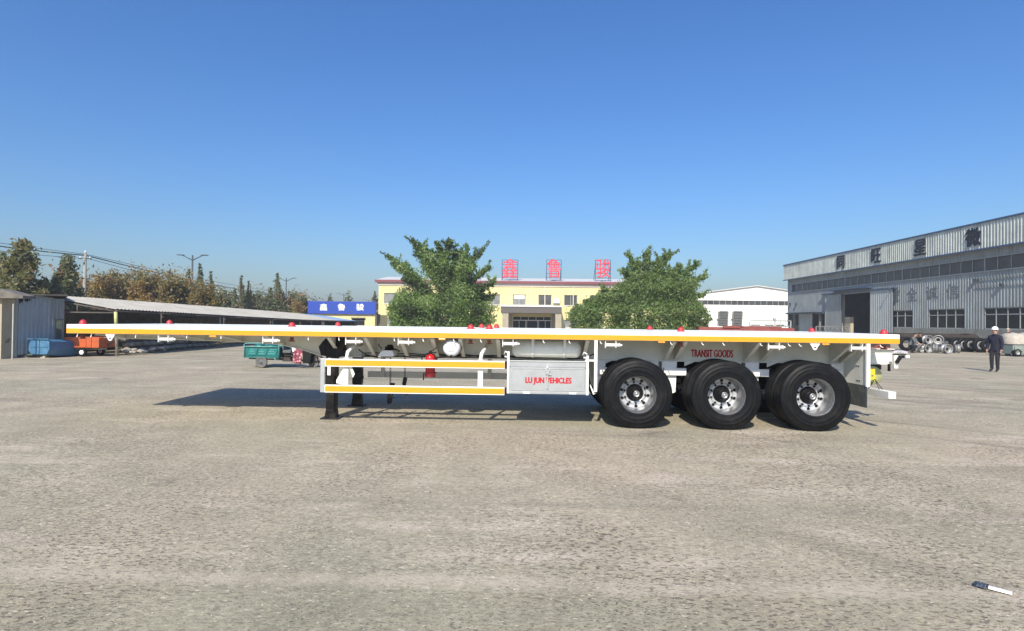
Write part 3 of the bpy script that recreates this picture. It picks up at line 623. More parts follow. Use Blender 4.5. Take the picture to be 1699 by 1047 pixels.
# wheels, axles, springs
RT = .5425
def tyre_prof(R_=RT):
    w2 = .14
    pr = [(-w2+.012, .290), (-w2-.004, .305), (-w2+.006, .322), (-w2-.012, .36), (-w2-.017, .41), (-w2-.014, .414), (-w2-.017, .418), (-w2-.013, .455), (-w2-.008, .459), (-w2-.009, .485), (-w2-.003, .503), (-w2+.001, .507), (-w2+.004, .522), (-w2+.016, R_-.008), (-w2+.03, R_-.002)]
    gro = [-.092, -.045, 0, .045, .092]
    for gq in gro:
        pr += [(gq-.007, R_), (gq-.0045, R_-.014), (gq+.0045, R_-.014), (gq+.007, R_)]
    left = [(-t, r) for t, r in reversed(pr[:15])]
    return pr+left
def mk_wheel():
    c = (0, 0, 0); w_ = sub('wheel', TR, (ORG[TR.name]))
    ORG[w_.name] = Vector((0, 0, 0))
    m = MB(); m.lathe(tyre_prof(), c, 'y', 96)
    # shoulder sipes
    for k in range(72):
        a = 2*math.pi*k/72
        for s in (-1, 1):
            ca, sa = math.cos(a), math.sin(a); da = .012
            q = []
            for (t, r) in ((s*.122, RT+.0006), (s*.1345, RT-.0045)):
                for dd in (-da, da): q.append((r*math.cos(a+dd), t, r*math.sin(a+dd)))
            m.add(q, [(0, 1, 3, 2)])
    for k in range(150):                                  # fine radial ribs round the sidewall
        a = 2*math.pi*k/150
        for s in (-1, 1):
            q = []
            for (t_, r) in ((s*.1525, .463), (s*.1515, .482)):
                for dd in (-.006, .006): q.append((r*math.cos(a+dd), t_, r*math.sin(a+dd)))
            m.add(q, [(0, 1, 3, 2)])
    m.build('tyre', 'rubber', w_, org=(0, 0, 0))
    # rim: lip, barrel, recessed disc with hand holes
    m = MB(); y = -.115; m.cur = 1
    m.lathe([(y+.012, .298), (y-.006, .308), (y-.014, .303), (y-.012, .292), (y+.004, .284), (y+.03, .282), (y+.05, .268), (y+.075, .262), (y+.19, .255), (y+.235, .245)], c, 'y', 64)
    yd = .128; no, hr, rc = 10, .0275, .2165
    # disc annulus r .245 -> .10 built with holes: ring of sectors
    m.cur = 0; ri, ro = .150, .246; vs = []; 
    da = math.pi/no; rect = []
    for (r_, t_) in [(ro, q/3) for q in (-3, -2, -1, 0, 1, 2)]: rect.append((r_, t_*da))
    rect += [(ro, da), ((ro+rc)/2, da), (rc, da), ((ri+rc)/2, da)]
    rect += [(ri, da*q/3) for q in (3, 2, 1, 0, -1, -2)]+[(ri, -da), ((ri+rc)/2, -da), (rc, -da), ((ro+rc)/2, -da)]
    nn = len(rect)
    for k in range(no):
        a0 = 2*math.pi*k/no; P0 = []; P1 = []; P2 = []
        cxh, czh = rc*math.cos(a0), rc*math.sin(a0)
        for (r_, t_) in rect:
            X_, Z_ = r_*math.cos(a0+t_), r_*math.sin(a0+t_); b_a = math.atan2(Z_-czh, X_-cxh)
            hx_, hz_ = cxh+hr*math.cos(b_a), czh+hr*math.sin(b_a); fy = lambda rr_: yd-.004-.016*max(0, (rr_-ri)/(ro-ri))
            P0.append((hx_, fy(math.hypot(hx_, hz_)), hz_)); P1.append((X_, fy(r_), Z_)); P2.append((hx_, yd+.012, hz_))
        m.add(P0+P1+P2, [(j, (j+1) % nn, (j+1) % nn+nn, j+nn) for j in range(nn)]+[(j, (j+1) % nn, (j+1) % nn+2*nn, j+2*nn) for j in range(nn)])
    m.cur = 1
    m.lathe([(yd-.019, .247), (yd-.0205, .238)], c, 'y', 60)
    m.cur = 0; m.lathe([(yd-.003, .152), (yd-.009, .1505)], c, 'y', 48); m.lathe([(yd-.006, .188), (yd-.020, .184), (yd-.021, .138), (yd-.004, .134)], c, 'y', 48)
    rim = m.build('rim', ['disc', 'alu'], w_, org=(0, 0, 0))
    m = MB(); m.lathe([(.135, .236), (.14, .12)], c, 'y', 40); m.build('brake_drum', 'hubm', w_, org=(0, 0, 0))
    nut = MB(); nut.lathe([(yd-.052, 0), (yd-.052, .010), (yd-.046, .014), (yd-.03, .0165), (yd-.016, .020), (yd-.016, .0)], (.1675-.0, 0, 0), 'y', 6)
    n0 = nut.build('lug_nut', 'hubm', w_, org=(0, 0, 0))
    for k in range(1, 10):
        c2 = n0.copy(); COL.objects.link(c2); c2.parent = w_; c2.rotation_euler.y = 2*math.pi*k/10
    m = MB(); m.lathe([(yd-.002, .136), (yd-.03, .132), (yd-.045, .118), (yd-.06, .100), (yd-.10, .078), (yd-.115, .068), (yd-.118, .058), (yd-.15, .054), (yd-.165, .05)], c, 'y', 32)
    hb = m.build('hub', 'hubm', w_, org=(0, 0, 0))
    m = MB(); m.lathe([(yd-.165, .0505), (yd-.176, .046), (yd-.178, .040), (yd-.170, .034), (yd-.168, .012), (yd-.176, .008), (yd-.176, 0)], c, 'y', 28); m.build('hub_cap', 'alu', w_, org=(0, 0, 0))
    return w_
whl = mk_wheel()
AX = [at(px, py, .03).x for px, py in ((1058, 655), (1205.6, 657.8), (1353.2, 659.5))]
zc = .527
def place(w_, x, y, rz): w_.location = Vector((x, y, zc))-ORG[TR.name]; w_.rotation_euler.z = rz; w_.rotation_euler.y = 0
place(whl, AX[0], .155, 0)
first = True
for i, x in enumerate(AX):
    for (y, rz) in ((.155, 0), (.49, math.pi), (2.01, 0), (2.345, math.pi)):
        if first: first = False; whl.rotation_euler.y = .21; continue
        c = dup(whl); place(c, x, y, rz); c.rotation_euler.y = random.uniform(0, 6.28)
        for ch in c.children:
            pass
    m = MB(); m.lathe([(.35, 0), (.35, .075), (2.15, .075), (2.15, 0)], (x, 0, zc), 'y', 20); m.build('axle', 'black', TR)
    for yy in (.75, 1.75):
        m = MB()
        for q in range(5):
            L2 = .56-.09*q; m.add([(x-L2, yy-.045, zc+.19-q*.018+.06*(L2/.6)**2), (x+L2, yy-.045, zc+.19-q*.018+.06*(L2/.6)**2), (x+L2, yy+.045, zc+.19-q*.018+.06*(L2/.6)**2), (x-L2, yy+.045, zc+.19-q*.018+.06*(L2/.6)**2),
                   (x, yy-.045, zc+.172-q*.018), (x, yy+.045, zc+.172-q*.018)], [(0, 4, 5, 3), (4, 1, 2, 5)])
        m.box(x-.09, x+.09, yy-.06, yy+.06, zc+.06, zc+.09); m.build('leaf_spring', 'black', TR)
# dark brake chambers and struts seen above the tyres
for i, x in enumerate(AX):
    m = MB(); m.lathe([(0, 0), (0, .08), (.14, .09), (.16, 0)], (x-.28, .9, .80), 'y', 14); m.build('brake_chamber', 'black', TR)
# dark wheel-arch cut plates
for i, x in enumerate(AX):
    m = MB(); m.prism([(x-.47, 1.003), (x-.47, .93), (x-.30, 1.003)], .69, .70); m.prism([(x+.30, 1.003), (x+.47, .90), (x+.47, 1.003)], .69, .70); m.build('hanger_gusset', 'beam', TR)
# rear mudguard panel, post, flap
xr = tx(1440, .02)
m = MB(); m.box(xr-.028, xr+.028, .0, .045, .70, ZB-.001); m.build('mudguard_post', 'white', TR, bevel=.003)
m = MB(); m.box(xr-.012, xr+.0, .0455, .72, .70, ZB-.001); m.box(xr-.05, xr-.0125, .66, .72, .72, ZB-.01); pnl = m.build('mudguard_panel', 'beam', TR, bevel=.003)
m = MB()
for (yy, zz) in ((.30, 1.0), (.24, 1.0), (.28, .77), (.22, .77)): m.box(xr-.016, xr-.0125, yy-.018, yy+.018, zz-.008, zz+.008)
m.build('slot', 'dark', pnl)
m = MB(); m.box(xr-.02, xr-.013, .005, .66, .375, .715); m.build('mud_flap', 'flap', TR)
m = MB(); m.box(xr-.022, xr-.0205, WD-.66, WD-.005, .375, .715); m.build('mud_flap', 'flap', TR)
m = MB(); m.box(xr-.012, xr, WD-.72, WD-.05, .70, ZB-.001); m.build('mudguard_panel', 'beam', TR)
# underrun bar
xu0, xu1 = tx(1475, 0.0), tx(1487, 0.0)
m = MB(); m.box(xu0, xu1, .02, WD-.02, .527, .63); ub = m.build('underrun_bar', 'white', TR, bevel=.004)
m = MB(); m.box(xu0-.001, xu1+.001, .0, .0195, .526, .631); m.build('bar_end', 'white', ub, bevel=.003)
m = MB(); a = Vector((xu0+.04, .30, .632)); m.tube([a, a+Vector((.0, .12, .15)), a+Vector((.0, .26, .0))], .006, 6); m.tube([a+Vector((-.05, .2, 0)), a+Vector((0, .12, .15)), a+Vector((.05, .0, 0))], .006, 6); m.build('wire_stand', 'hose', ub)
for yy in (.75, 1.75):
    m = MB(); m.box(xu0-.03, xu0+.05, yy-.03, yy+.03, .6305, 1.003); m.build('bar_bracket', 'beam', ub)
# rear end clutter: lamps, brackets, plates
a = tx(1481, .6); 
m = MB(); m.box(a, a+.06, .55, .62, .95, 1.16); m.build('lamp_bracket', 'white', TR, bevel=.004)
m = MB(); m.prism([(a-.0, 1.06), (a+.06, 1.16), (a+.19, 1.17), (a+.19, 1.13), (a+.09, 1.12), (a+.03, 1.03)], .50, .545); m.build('tail_lamp_arm', 'hose', TR)
m = MB(); m.box(a+.13, a+.19, .47, .499, 1.13, 1.17); m.build('tail_lamp', 'signwhite', TR)
m = MB(); a2 = tx(1443, .7); m.box(a2, a2+.17, .66, .72, .92, 1.0); m.build('lamp_housing', 'black', TR, bevel=.006)
m = MB(); a2 = tx(1474, .6); m.box(a2, a2+.025, .58, .62, .90, 1.02); m.build('cable_end', 'black', TR)
x2 = tx(1443, .5)
m = MB(); m.box(x2-.02, x2+.09, .50, .51, at(1445, 632, .5).z, at(1445, 611, .5).z); yp = m.build('marker_board', 'plate', TR)
for zz in (.82, .745): MB().box(x2+.03, x2+.06, .4965, .4995, zz, zz+.022).build('marker_print', 'oldink', yp)
cc = at(1446, 623, .62); m = MB(); m.lathe([(0, 0), (0, .15), (.02, .155), (.02, 0)], (cc.x+.02, .62, cc.z), 'y', 28); m.build('round_cover', 'olive', TR)
MB().box(tx(1415, .73), tx(1443, .73), .70, .73, .93, 1.0).build('lamp_housing', 'black', TR)

# fire extinguisher hung on the trailer
ex = at(714, 604, .25); FE = thing('fire_extinguisher', (ex.x, .25, .72), 'red fire extinguisher hung behind the yellow side guard of the trailer', 'fire extinguisher')
m = MB(); z0, z1 = at(714, 624, .25).z, at(714, 587, .25).z
m.lathe([(0, 0), (0, .070), (.01, .077), (z1-z0-.06, .077), (z1-z0-.03, .066), (z1-z0-.008, .03), (z1-z0, .026)], (ex.x, .25, z0), 'z', 24); m.build('cylinder_body', 'extred', FE)
m = MB(); m.lathe([(0, .079), (0, .086), (.075, .086), (.078, .079)], (ex.x, .25, z0-.01), 'z', 24); m.build('base_holder', 'red', FE)
m = MB(); m.box(ex.x-.025, ex.x+.03, .235, .265, z1, z1+.035); m.tube([(ex.x-.02, .25, z1+.03), (ex.x+.04, .25, z1+.06), (ex.x+.10, .25, z1+.10)], .008, 6); m.tube([(ex.x-.01, .25, z1+.02), (ex.x+.10, .25, z1+.02)], .008, 6); m.build('valve_handle', 'hubm', FE)
m = MB(); m.tube([(ex.x+.02, .24, z1+.01), (ex.x-.06, .2, z1+.0), (ex.x-.12, .18, z1-.04), (ex.x-.135, .18, z1-.16)], .011, 8); m.build('hose', 'hose', FE); MB().tube([(ex.x-.09, .18, z1-.30), (ex.x-.095, .18, z1-.42)], .010, 6).build('nozzle', 'hose', FE)
m = MB(); m.box(ex.x+.09, ex.x+.2, .30, .32, z0+.13, z0+.18); m.box(ex.x+.07, ex.x+.11, .28, .30, z1-.10, z1-.07); m.box(ex.x-.09, ex.x+.09, .324, .338, z0+.04, z0+.06); m.build('holder_bracket', 'black', FE)

# ================================================================== OFFICE BUILDING
YO = 72.0
def OX(px, py=500, Y=YO): return at(px, py, Y).x
def OZ(px, py, Y=YO): return at(px, py, Y).z
ox0, ox1 = OX(628), OX(1150); ztop = OZ(890, 476)
OB = thing('office_building', ((ox0+ox1)/2, YO+6, 0), 'two-storey yellow office building with maroon roof edge and dark entrance canopy', 'building')
holes = []
wz0, wz1 = OZ(890, 506.3), OZ(890, 489)
wp = (861.5-42.7*np.arange(-2, 6)).tolist()+[861.5+42.7*3, 861.5+42.7*4, 861.5+42.7*5, 861.5+42.7*6]
wins = sorted([(OX(p)-.93, OX(p)+.93) for p in wp if OX(p)+1.2 < ox1 and OX(p)-1.2 > ox0])
def wall_with_holes(mb, x0, x1, z0, z1, hs, y, d=.25):
    """wall in the plane y with rectangular openings hs=[(xa,xb,za,zb)], reveals d deep"""
    X = sorted(set([x0, x1]+[h[0] for h in hs]+[h[1] for h in hs])); Z = sorted(set([z0, z1]+[h[2] for h in hs]+[h[3] for h in hs]))
    for i in range(len(X)-1):
        for j in range(len(Z)-1):
            cx, cz_ = (X[i]+X[i+1])/2, (Z[j]+Z[j+1])/2
            if any(h[0] < cx < h[1] and h[2] < cz_ < h[3] for h in hs): continue
            mb.add([(X[i], y, Z[j]), (X[i+1], y, Z[j]), (X[i+1], y, Z[j+1]), (X[i], y, Z[j+1])], [(0, 1, 2, 3)])
    for h in hs:
        a, b, c, e = h
        mb.add([(a, y, c), (b, y, c), (b, y+d, c), (a, y+d, c)], [(0, 1, 2, 3)]); mb.add([(a, y, e), (b, y, e), (b, y+d, e), (a, y+d, e)], [(3, 2, 1, 0)])
        mb.add([(a, y, c), (a, y+d, c), (a, y+d, e), (a, y, e)], [(0, 1, 2, 3)]); mb.add([(b, y, c), (b, y+d, c), (b, y+d, e), (b, y, e)], [(3, 2, 1, 0)])
lz0, lz1 = 0.9, OZ(890, 530)
dx0, dx1 = OX(851), OX(915)
cx0, cx1 = OX(831), OX(932)
hs = [(a, b, wz0, wz1) for a, b in wins]+[(a, b, lz0, lz1) for a, b in wins if b < cx0-.2 or a > cx1+.2]+[(dx0, dx1, .15, OZ(890, 526))]
m = MB(); wall_with_holes(m, ox0, ox1, 0, ztop, hs, YO)
m.add([(ox0, YO, 0), (ox0, YO+12, 0), (ox0, YO+12, ztop), (ox0, YO, ztop)], [(0, 1, 2, 3)]); m.add([(ox1, YO, 0), (ox1, YO+12, 0), (ox1, YO+12, ztop), (ox1, YO, ztop)], [(3, 2, 1, 0)])
m.add([(ox0, YO+12, 0), (ox1, YO+12, 0), (ox1, YO+12, ztop), (ox0, YO+12, ztop)], [(0, 1, 2, 3)])
m.build('wall', 'ywall', OB)
za, zb_ = OZ(890, 471), OZ(890, 467)
MB().box(ox0-.1, ox1+.1, YO-.12, YO+12.1, ztop+.001, za).build('parapet_band', 'pinkband', OB)
MB().box(ox0-.45, ox1+.45, YO-.5, YO+12.4, za+.001, zb_).build('roof_edge', 'maroon', OB)
m = MB(); zt = OZ(890, 462, YO+6); m.prism([(YO-.4, zb_+.001), (YO+12.3, zb_+.001), (YO+6, zt)], ox0-.3, ox1+.3, 'x'); m.build('roof', 'roofw', OB)
for (a, b, c, e) in hs[:-1]:
    f = MB(); y = YO+.14
    f.box(a, b, y, y+.05, c, c+.07); f.box(a, b, y, y+.05, e-.07, e); f.box(a, a+.07, y, y+.05, c+.0705, e-.0705); f.box(b-.07, b, y, y+.05, c+.0705, e-.0705); f.box((a+b)/2-.03, (a+b)/2+.03, y, y+.05, c+.0705, e-.0705)
    wo = f.build('window', 'frame', OB)
    up = abs(c-wz0) < .01; dk = random.random() < .3
    for (p, q) in ((a+.0705, (a+b)/2-.0305), ((a+b)/2+.0305, b-.0705)):
        MB().box(p, q, y+.02, y+.03, c+.0705, e-.0705).build('pane', 'glassb' if not dk else 'clglass', wo)
    MB().box(a-.08, b+.08, YO-.06, YO-.001, c-.09, c-.001).build('sill', 'pinkband', wo)
b0 = OX(861.5); wz = wz1
MB().box(b0-.75, b0+.75, YO+.12, YO+.135, wz1-.62, wz1-.1).build('white_blind', 'wframe', OB)
# entrance
f = MB(); a, b, c, e = hs[-1]; y = YO+.2
f.box(a, b, y, y+.06, OZ(890, 532.5), OZ(890, 531)); 
for t in (0, .16, .33, .36, .64, .67, .84, .985): f.box(a+(b-a)*t, a+(b-a)*t+.07, y, y+.06, c, OZ(890, 532.6))
for t in (0, .2, .4, .6, .8, .985): f.box(a+(b-a)*t, a+(b-a)*t+.06, y, y+.06, OZ(890, 530.9), e)
dd = f.build('entrance_door', 'wframe', OB); MB().box(a, b, y+.07, y+.08, c, e).build('door_glass', 'glass', dd)
zc0, zc1 = OZ(880, 519.5), OZ(880, 509); YC = YO-4
f = 68/72.0
kx0, kx1 = at(831, 510, YC).x, at(932, 510, YC).x
kz0, kz1 = at(880, 519.5, YC).z, at(880, 509, YC).z
cn = MB().box(kx0, kx1, YC, YO-.001, kz0, kz1).build('entrance_canopy', 'canopy', OB)
MB().box(kx0-.1, kx1+.1, YC-.1, YO-.0015, kz1+.001, kz1+.18).build('canopy_coping', 'wframe', cn)
for px in (836, 841, 924, 929):
    x = at(px, 530, YC).x; MB().box(x-.2, x+.2, YC+.1, YC+.5, 0, kz0-.001).build('column', 'stonecl', OB)
MB().box(OX(838), dx0-.05, YO-.03, YO-.001, 0, kz0-.1).build('stone_facing', 'stonecl', OB)
MB().box(dx1+.05, OX(926), YO-.03, YO-.001, 0, kz0-.1).build('stone_facing', 'stonecl', OB)
# air conditioner
axx, azz = OX(923.5), OZ(923, 499.5)
AC = MB().box(axx-.45, axx+.45, YO-.42, YO-.06, azz-.33, azz+.33).build('air_conditioner', 'wframe', OB, bevel=.03)
m = MB(); m.lathe([(0, .26), (-.02, .26), (-.02, .22), (0, .22)], (axx-.06, YO-.422, azz), 'y', 20); m.lathe([(-.003, 0), (-.003, .05), (-.02, .05), (-.02, 0)], (axx-.06, YO-.422, azz), 'y', 12)
m.build('fan_grille', 'frame', AC)
MB().box(axx-.5, axx+.3, YO-.4, YO-.001, azz-.42, azz-.345).build('ac_bracket', 'lamp', AC)
for px in (882, 904, 951):
    x = OX(px); MB().box(x-.05, x+.05, YO-.14, YO-.002, (kz1+.3 if 831 < px < 935 else 0), ztop-.02).build('downpipe', 'pinkband', OB)
# rooftop characters on frames
for ch, pa, pb, lab in (('鑫', 833, 859, 'first'), ('鲁', 907, 931, 'middle'), ('骏', 988, 1013, 'last')):
    Ys = YO+.6; a, b = at(pa, 450, Ys).x, at(pb, 450, Ys).x; z0 = zb_+.0; zb2, zt2 = at(pa, 461, Ys).z, at(pa, 431, Ys).z
    T = thing('roof_sign', ((a+b)/2, Ys, z0), f'red rooftop character {ch} on a dark frame, {lab} of three above the office', 'sign', 'red characters on the office roof')
    m = MB()
    for xx in (a, b): m.box(xx-.05, xx+.05, Ys+.05, Ys+.15, z0, zt2)
    for k in range(5): zz = zb2+(zt2-zb2)*k/4; m.box(a+.051, b-.051, Ys+.07, Ys+.13, zz-.035, zz+.035)
    for xx in (a+(b-a)/3, a+(b-a)*2/3): m.box(xx-.025, xx+.025, Ys+.085, Ys+.115, zb2, zt2)
    for xx in (a, b): m.tube([(xx, Ys+.1, zt2-.6), (xx, Ys+2.2, z0+.3)], .04, 5)
    m.build('sign_frame', 'bluetrim', T)
    lettering(ch, 'character', 'signred', T, ((a+b)/2, Ys, (zb2+zt2)/2+.1), (1, 0, 0), (0, 0, 1), (b-a)*.98, (zt2-zb2)*1.04, .06, .006)
    m = MB(); m.lathe([(0, 0), (0, .5), (.15, .35), (.25, 0)], ((a+b)/2, Ys+.4, z0+.05), 'z', 10); m.build('spot_lamp', 'lamp', T)

# ---------------- blue sign house
YS = 58.0
sx0, sx1 = at(517, 530, YS).x, at(622, 530, YS).x; bz_ = at(570, 521.5, YS).z
SB = thing('gatehouse', ((sx0+sx1)/2, YS+3, 0), 'small yellow flat-roofed house with dark windows under a blue sign board', 'building')
wa, wb = at(584, 530, YS).x, at(605, 530, YS).x; w1a, w1b = at(531, 530, YS).x, at(553, 530, YS).x
hs = [(wa, wb, .9, at(590, 528, YS).z), (w1a, w1b, .9, at(540, 531.5, YS).z)]
m = MB(); wall_with_holes(m, sx0, sx1, 0, bz_, hs, YS); m.add([(sx0, YS, 0), (sx0, YS+6, 0), (sx0, YS+6, bz_), (sx0, YS, bz_)], [(0, 1, 2, 3)]); m.add([(sx1, YS, 0), (sx1, YS+6, 0), (sx1, YS+6, bz_), (sx1, YS, bz_)], [(3, 2, 1, 0)])
m.add([(sx0, YS, bz_), (sx1, YS, bz_), (sx1, YS+6, bz_), (sx0, YS+6, bz_)], [(0, 1, 2, 3)]); m.build('wall', 'ywall', SB)
for a, b, c, e in hs:
    f = MB(); f.box(a, b, YS+.1, YS+.15, c, c+.06); f.box(a, b, YS+.1, YS+.15, e-.06, e); f.box(a, b, YS+.1, YS+.15, (c+2*e)/3-.03, (c+2*e)/3+.03); wo = f.build('window', 'frame', SB)
    MB().box(a, b, YS+.16, YS+.17, c, e).build('pane', 'glass', wo)
    MB().box(a-.1, b+.1, YS-.3, YS-.001, e+.02, e+.08).build('window_hood', 'canopy', wo)
MB().box(sx1+.01, at(627, 520, YS).x, YS+1, YS+1.1, 0, at(625, 521, YS).z).build('link_wall', 'canopy', SB)
s0, s1 = at(510.5, 510, YS-.3).x, at(623.5, 510, YS-.3).x; z0, z1 = at(567, 521, YS-.3).z, at(567, 500, YS-.3).z
BS = thing('sign_board', ((s0+s1)/2, YS-.3, z0), 'long blue board with three white characters on the yellow gatehouse', 'sign')
MB().box(s0, s1, YS-.3, YS-.01, z0, z1).build('board', 'signblue', BS, bevel=.02)
for ch, pa in (('鑫', 536.8), ('鲁', 566.5), ('骏', 597.5)):
    p = at(pa, 509.5, YS-.302); lettering(ch, 'character', 'signwhite', BS, (p.x, YS-.302, p.z), (1, 0, 0), (0, 0, 1), .88, .78, .02, .02)

# ---------------- white gabled warehouse
YW = 95.0
def WX(px, py=500): return at(px, py, YW).x
def WZ(px, py): return at(px, py, YW).z
w0, wpk, w1 = WX(1130), WX(1255.4), WX(1381); ze, zp = WZ(1255, 491.5), WZ(1255, 475)
WH = thing('warehouse', ((w0+w1)/2, YW+15, 0), 'white gabled warehouse with a row of dark panes across its end wall', 'building')
zs0, zs1 = WZ(1240, 506.3), WZ(1240, 499)
m = MB(); 
m.add([(w0, YW, 0), (w1, YW, 0), (w1, YW, zs0), (w0, YW, zs0)], [(0, 1, 2, 3)]); m.add([(w0, YW, zs1), (w1, YW, zs1), (w1, YW, ze), (wpk, YW, zp), (w0, YW, ze)], [(0, 1, 2, 3, 4)])
m.add([(w0, YW, 0), (w0, YW+40, 0), (w0, YW+40, ze), (w0, YW, ze)], [(0, 1, 2, 3)]); m.add([(w1, YW, 0), (w1, YW+40, 0), (w1, YW+40, ze), (w1, YW, ze)], [(3, 2, 1, 0)])
m.build('wall', 'whwall', WH)
m = MB()
for (a, b) in (((w0-.6, ze-.1), (wpk, zp+.02)), ((wpk, zp+.02), (w1+.6, ze-.1))):
    m.add([(a[0], YW-.35, a[1]), (b[0], YW-.35, b[1]), (b[0], YW+40, b[1]), (a[0], YW+40, a[1]), (a[0], YW-.35, a[1]+.14), (b[0], YW-.35, b[1]+.14), (b[0], YW+40, b[1]+.14), (a[0], YW+40, a[1]+.14)], [(3,2,1,0),(4,5,6,7),(0,1,5,4),(1,2,6,5),(2,3,7,6),(3,0,4,7)])
m.build('roof', 'roofw', WH)
x = w0+.6; k = 0
st = MB().box(w0, w1, YW+.12, YW+.14, zs0, zs1).build('window_strip', 'clglass', WH)
while x < w1: MB().box(x-.04, x+.04, YW+.08, YW+.119, zs0, zs1).build('mullion', 'frame', st); x += (WX(1227)-WX(1217.2)); k += 1

# ================================================================== WORKSHOP (right), wall runs away from the camera
WXP = 36.5
def wy(px, py=500): return onx(px, py, WXP)
ya = 22.0; yb_ = wy(1307).y; ztopw = wy(1500, 400.1).z; zfb = wy(1500, 434).z
WK = thing('workshop', (WXP+15, (ya+yb_)/2, 0), 'long grey corrugated steel workshop with big dark doorway and Chinese characters on its fascia', 'building')
zcl0, zcl1 = wy(1500, 464.3).z, wy(1500, 447.3).z
ycl = wy(1314.5).y
wnd = [(wy(1514.5).y, wy(1476).y), (wy(1600.5).y, wy(1541).y), (ya+1.5, wy(1633.5).y)]
zw0, zw1 = wy(1570, 545).z, wy(1570, 512.5).z; zw1c = zw1
dY0, dY1 = wy(1445.5).y, wy(1396).y; zdo = wy(1420, 487).z
gY0, gY1 = wy(1369).y, wy(1309).y; zgo = wy(1340, 521).z
openings = [(ya, ycl, zcl0, zcl1), (dY0, dY1, 0, zdo), (gY0, gY1, 0, zgo)]+[(a, b, zw0, zw1) for a, b in wnd]
Ys_ = sorted(set([ya, yb_]+[o[0] for o in openings]+[o[1] for o in openings])); Zs_ = sorted(set([0, zw0-.02, zfb]+[o[2] for o in openings]+[o[3] for o in openings]))
m = MB(); plr = []
for i in range(len(Ys_)-1):
    for j in range(len(Zs_)-1):
        cy, cz_ = (Ys_[i]+Ys_[i+1])/2, (Zs_[j]+Zs_[j+1])/2
        if any(o[0] < cy < o[1] and o[2] < cz_ < o[3] for o in openings): continue
        if cz_ < zw0-.02:
            if j == 0 or True: plr.append((Ys_[i], Ys_[i+1], Zs_[j], Zs_[j+1]))
        else: m.sheet((WXP, Ys_[i], 0), (WXP, Ys_[i+1], 0), Zs_[j], Zs_[j+1], .30, .035, (-1, 0, 0))
m.build('wall', 'wkwall', WK); 
for (p_, q_) in ((ya, dY0), (dY1, gY0)):
    if q_ > p_: MB().box(WXP-.06, WXP+.1, p_, q_, 0, zw0-.02).build('plinth', 'plinth', WK)
m = MB(); m.sheet((WXP-.45, ya, 0), (WXP-.45, yb_+.3, 0), zfb, ztopw, .30, .05, (-1, 0, 0)); m.add([(WXP-.45, ya, zfb), (WXP-.45, yb_+.3, zfb), (WXP+.1, yb_+.3, zfb), (WXP+.1, ya, zfb)], [(0, 1, 2, 3)]); m.build('fascia', 'wkfas', WK)
MB().box(WXP-.55, WXP+.1, ya, yb_+.35, ztopw, ztopw+.14).build('roof_trim', 'bluetrim', WK)
MB().box(WXP-.52, WXP-.4, ya, yb_+.35, zfb-.12, zfb-.002).build('fascia_trim', 'bluetrim', WK)
m = MB(); m.add([(WXP+.1, ya, 0), (WXP+30, ya, 0), (WXP+30, ya, ztopw), (WXP+.1, ya, ztopw)], [(0, 1, 2, 3)]); m.add([(WXP+.1, yb_, 0), (WXP+30, yb_, 0), (WXP+30, yb_, ztopw), (WXP+.1, yb_, ztopw)], [(3, 2, 1, 0)])
m.add([(WXP+.1, ya, ztopw), (WXP+30, ya, ztopw), (WXP+30, yb_, ztopw), (WXP+.1, yb_, ztopw)], [(0, 1, 2, 3)]); m.add([(WXP+30, ya, 0), (WXP+30, yb_, 0), (WXP+30, yb_, ztopw), (WXP+30, ya, ztopw)], [(0, 1, 2, 3)]); m.build('shell', 'wkwall', WK)
st = MB().box(WXP+.12, WXP+.14, ya, ycl, zcl0, zcl1).build('clerestory_window', 'clglass', WK)
y = ya+.6; k = 0
while y < ycl:
    wd_ = .05 if k % 4 == 0 else .022; MB().box(WXP+.07, WXP+.119, y-wd_, y+wd_, zcl0, zcl1).build('mullion', 'frame', st); y += 1.25; k += 1
MB().box(WXP-.1, WXP-.04, ya, ycl+.1, zcl0-.1, zcl0-.005).build('window_drip', 'frame', st)
MB().box(WXP-.06, WXP-.04, ya, ycl+.1, zcl1+.005, zcl1+.07).build('window_drip', 'frame', st)
for a, b in wnd:
    nn = max(3, round((b-a)/1.08)); f = MB()
    f.box(WXP+.04, WXP+.1, a, b, zw0, zw0+.07); f.box(WXP+.04, WXP+.1, a, b, zw1-.07, zw1); zm = zw0+(zw1-zw0)*.68
    f.box(WXP+.04, WXP+.1, a, b, zm-.035, zm+.035)
    for k in range(nn+1): yy = a+(b-a)*k/nn; f.box(WXP+.03, WXP+.105, yy-.035, yy+.035, zw0+.071, zm-.036); f.box(WXP+.03, WXP+.105, yy-.035, yy+.035, zm+.036, zw1-.071)
    wo = f.build('window', 'frame', WK)
    for k in range(nn):
        for (p, q) in ((zw0+.07, zm-.035), (zm+.035, zw1-.07)):
            MB().box(WXP+.06+random.uniform(0, .015), WXP+.085, a+(b-a)*k/nn+.036, a+(b-a)*(k+1)/nn-.036, p, q).build('pane', 'glass', wo)
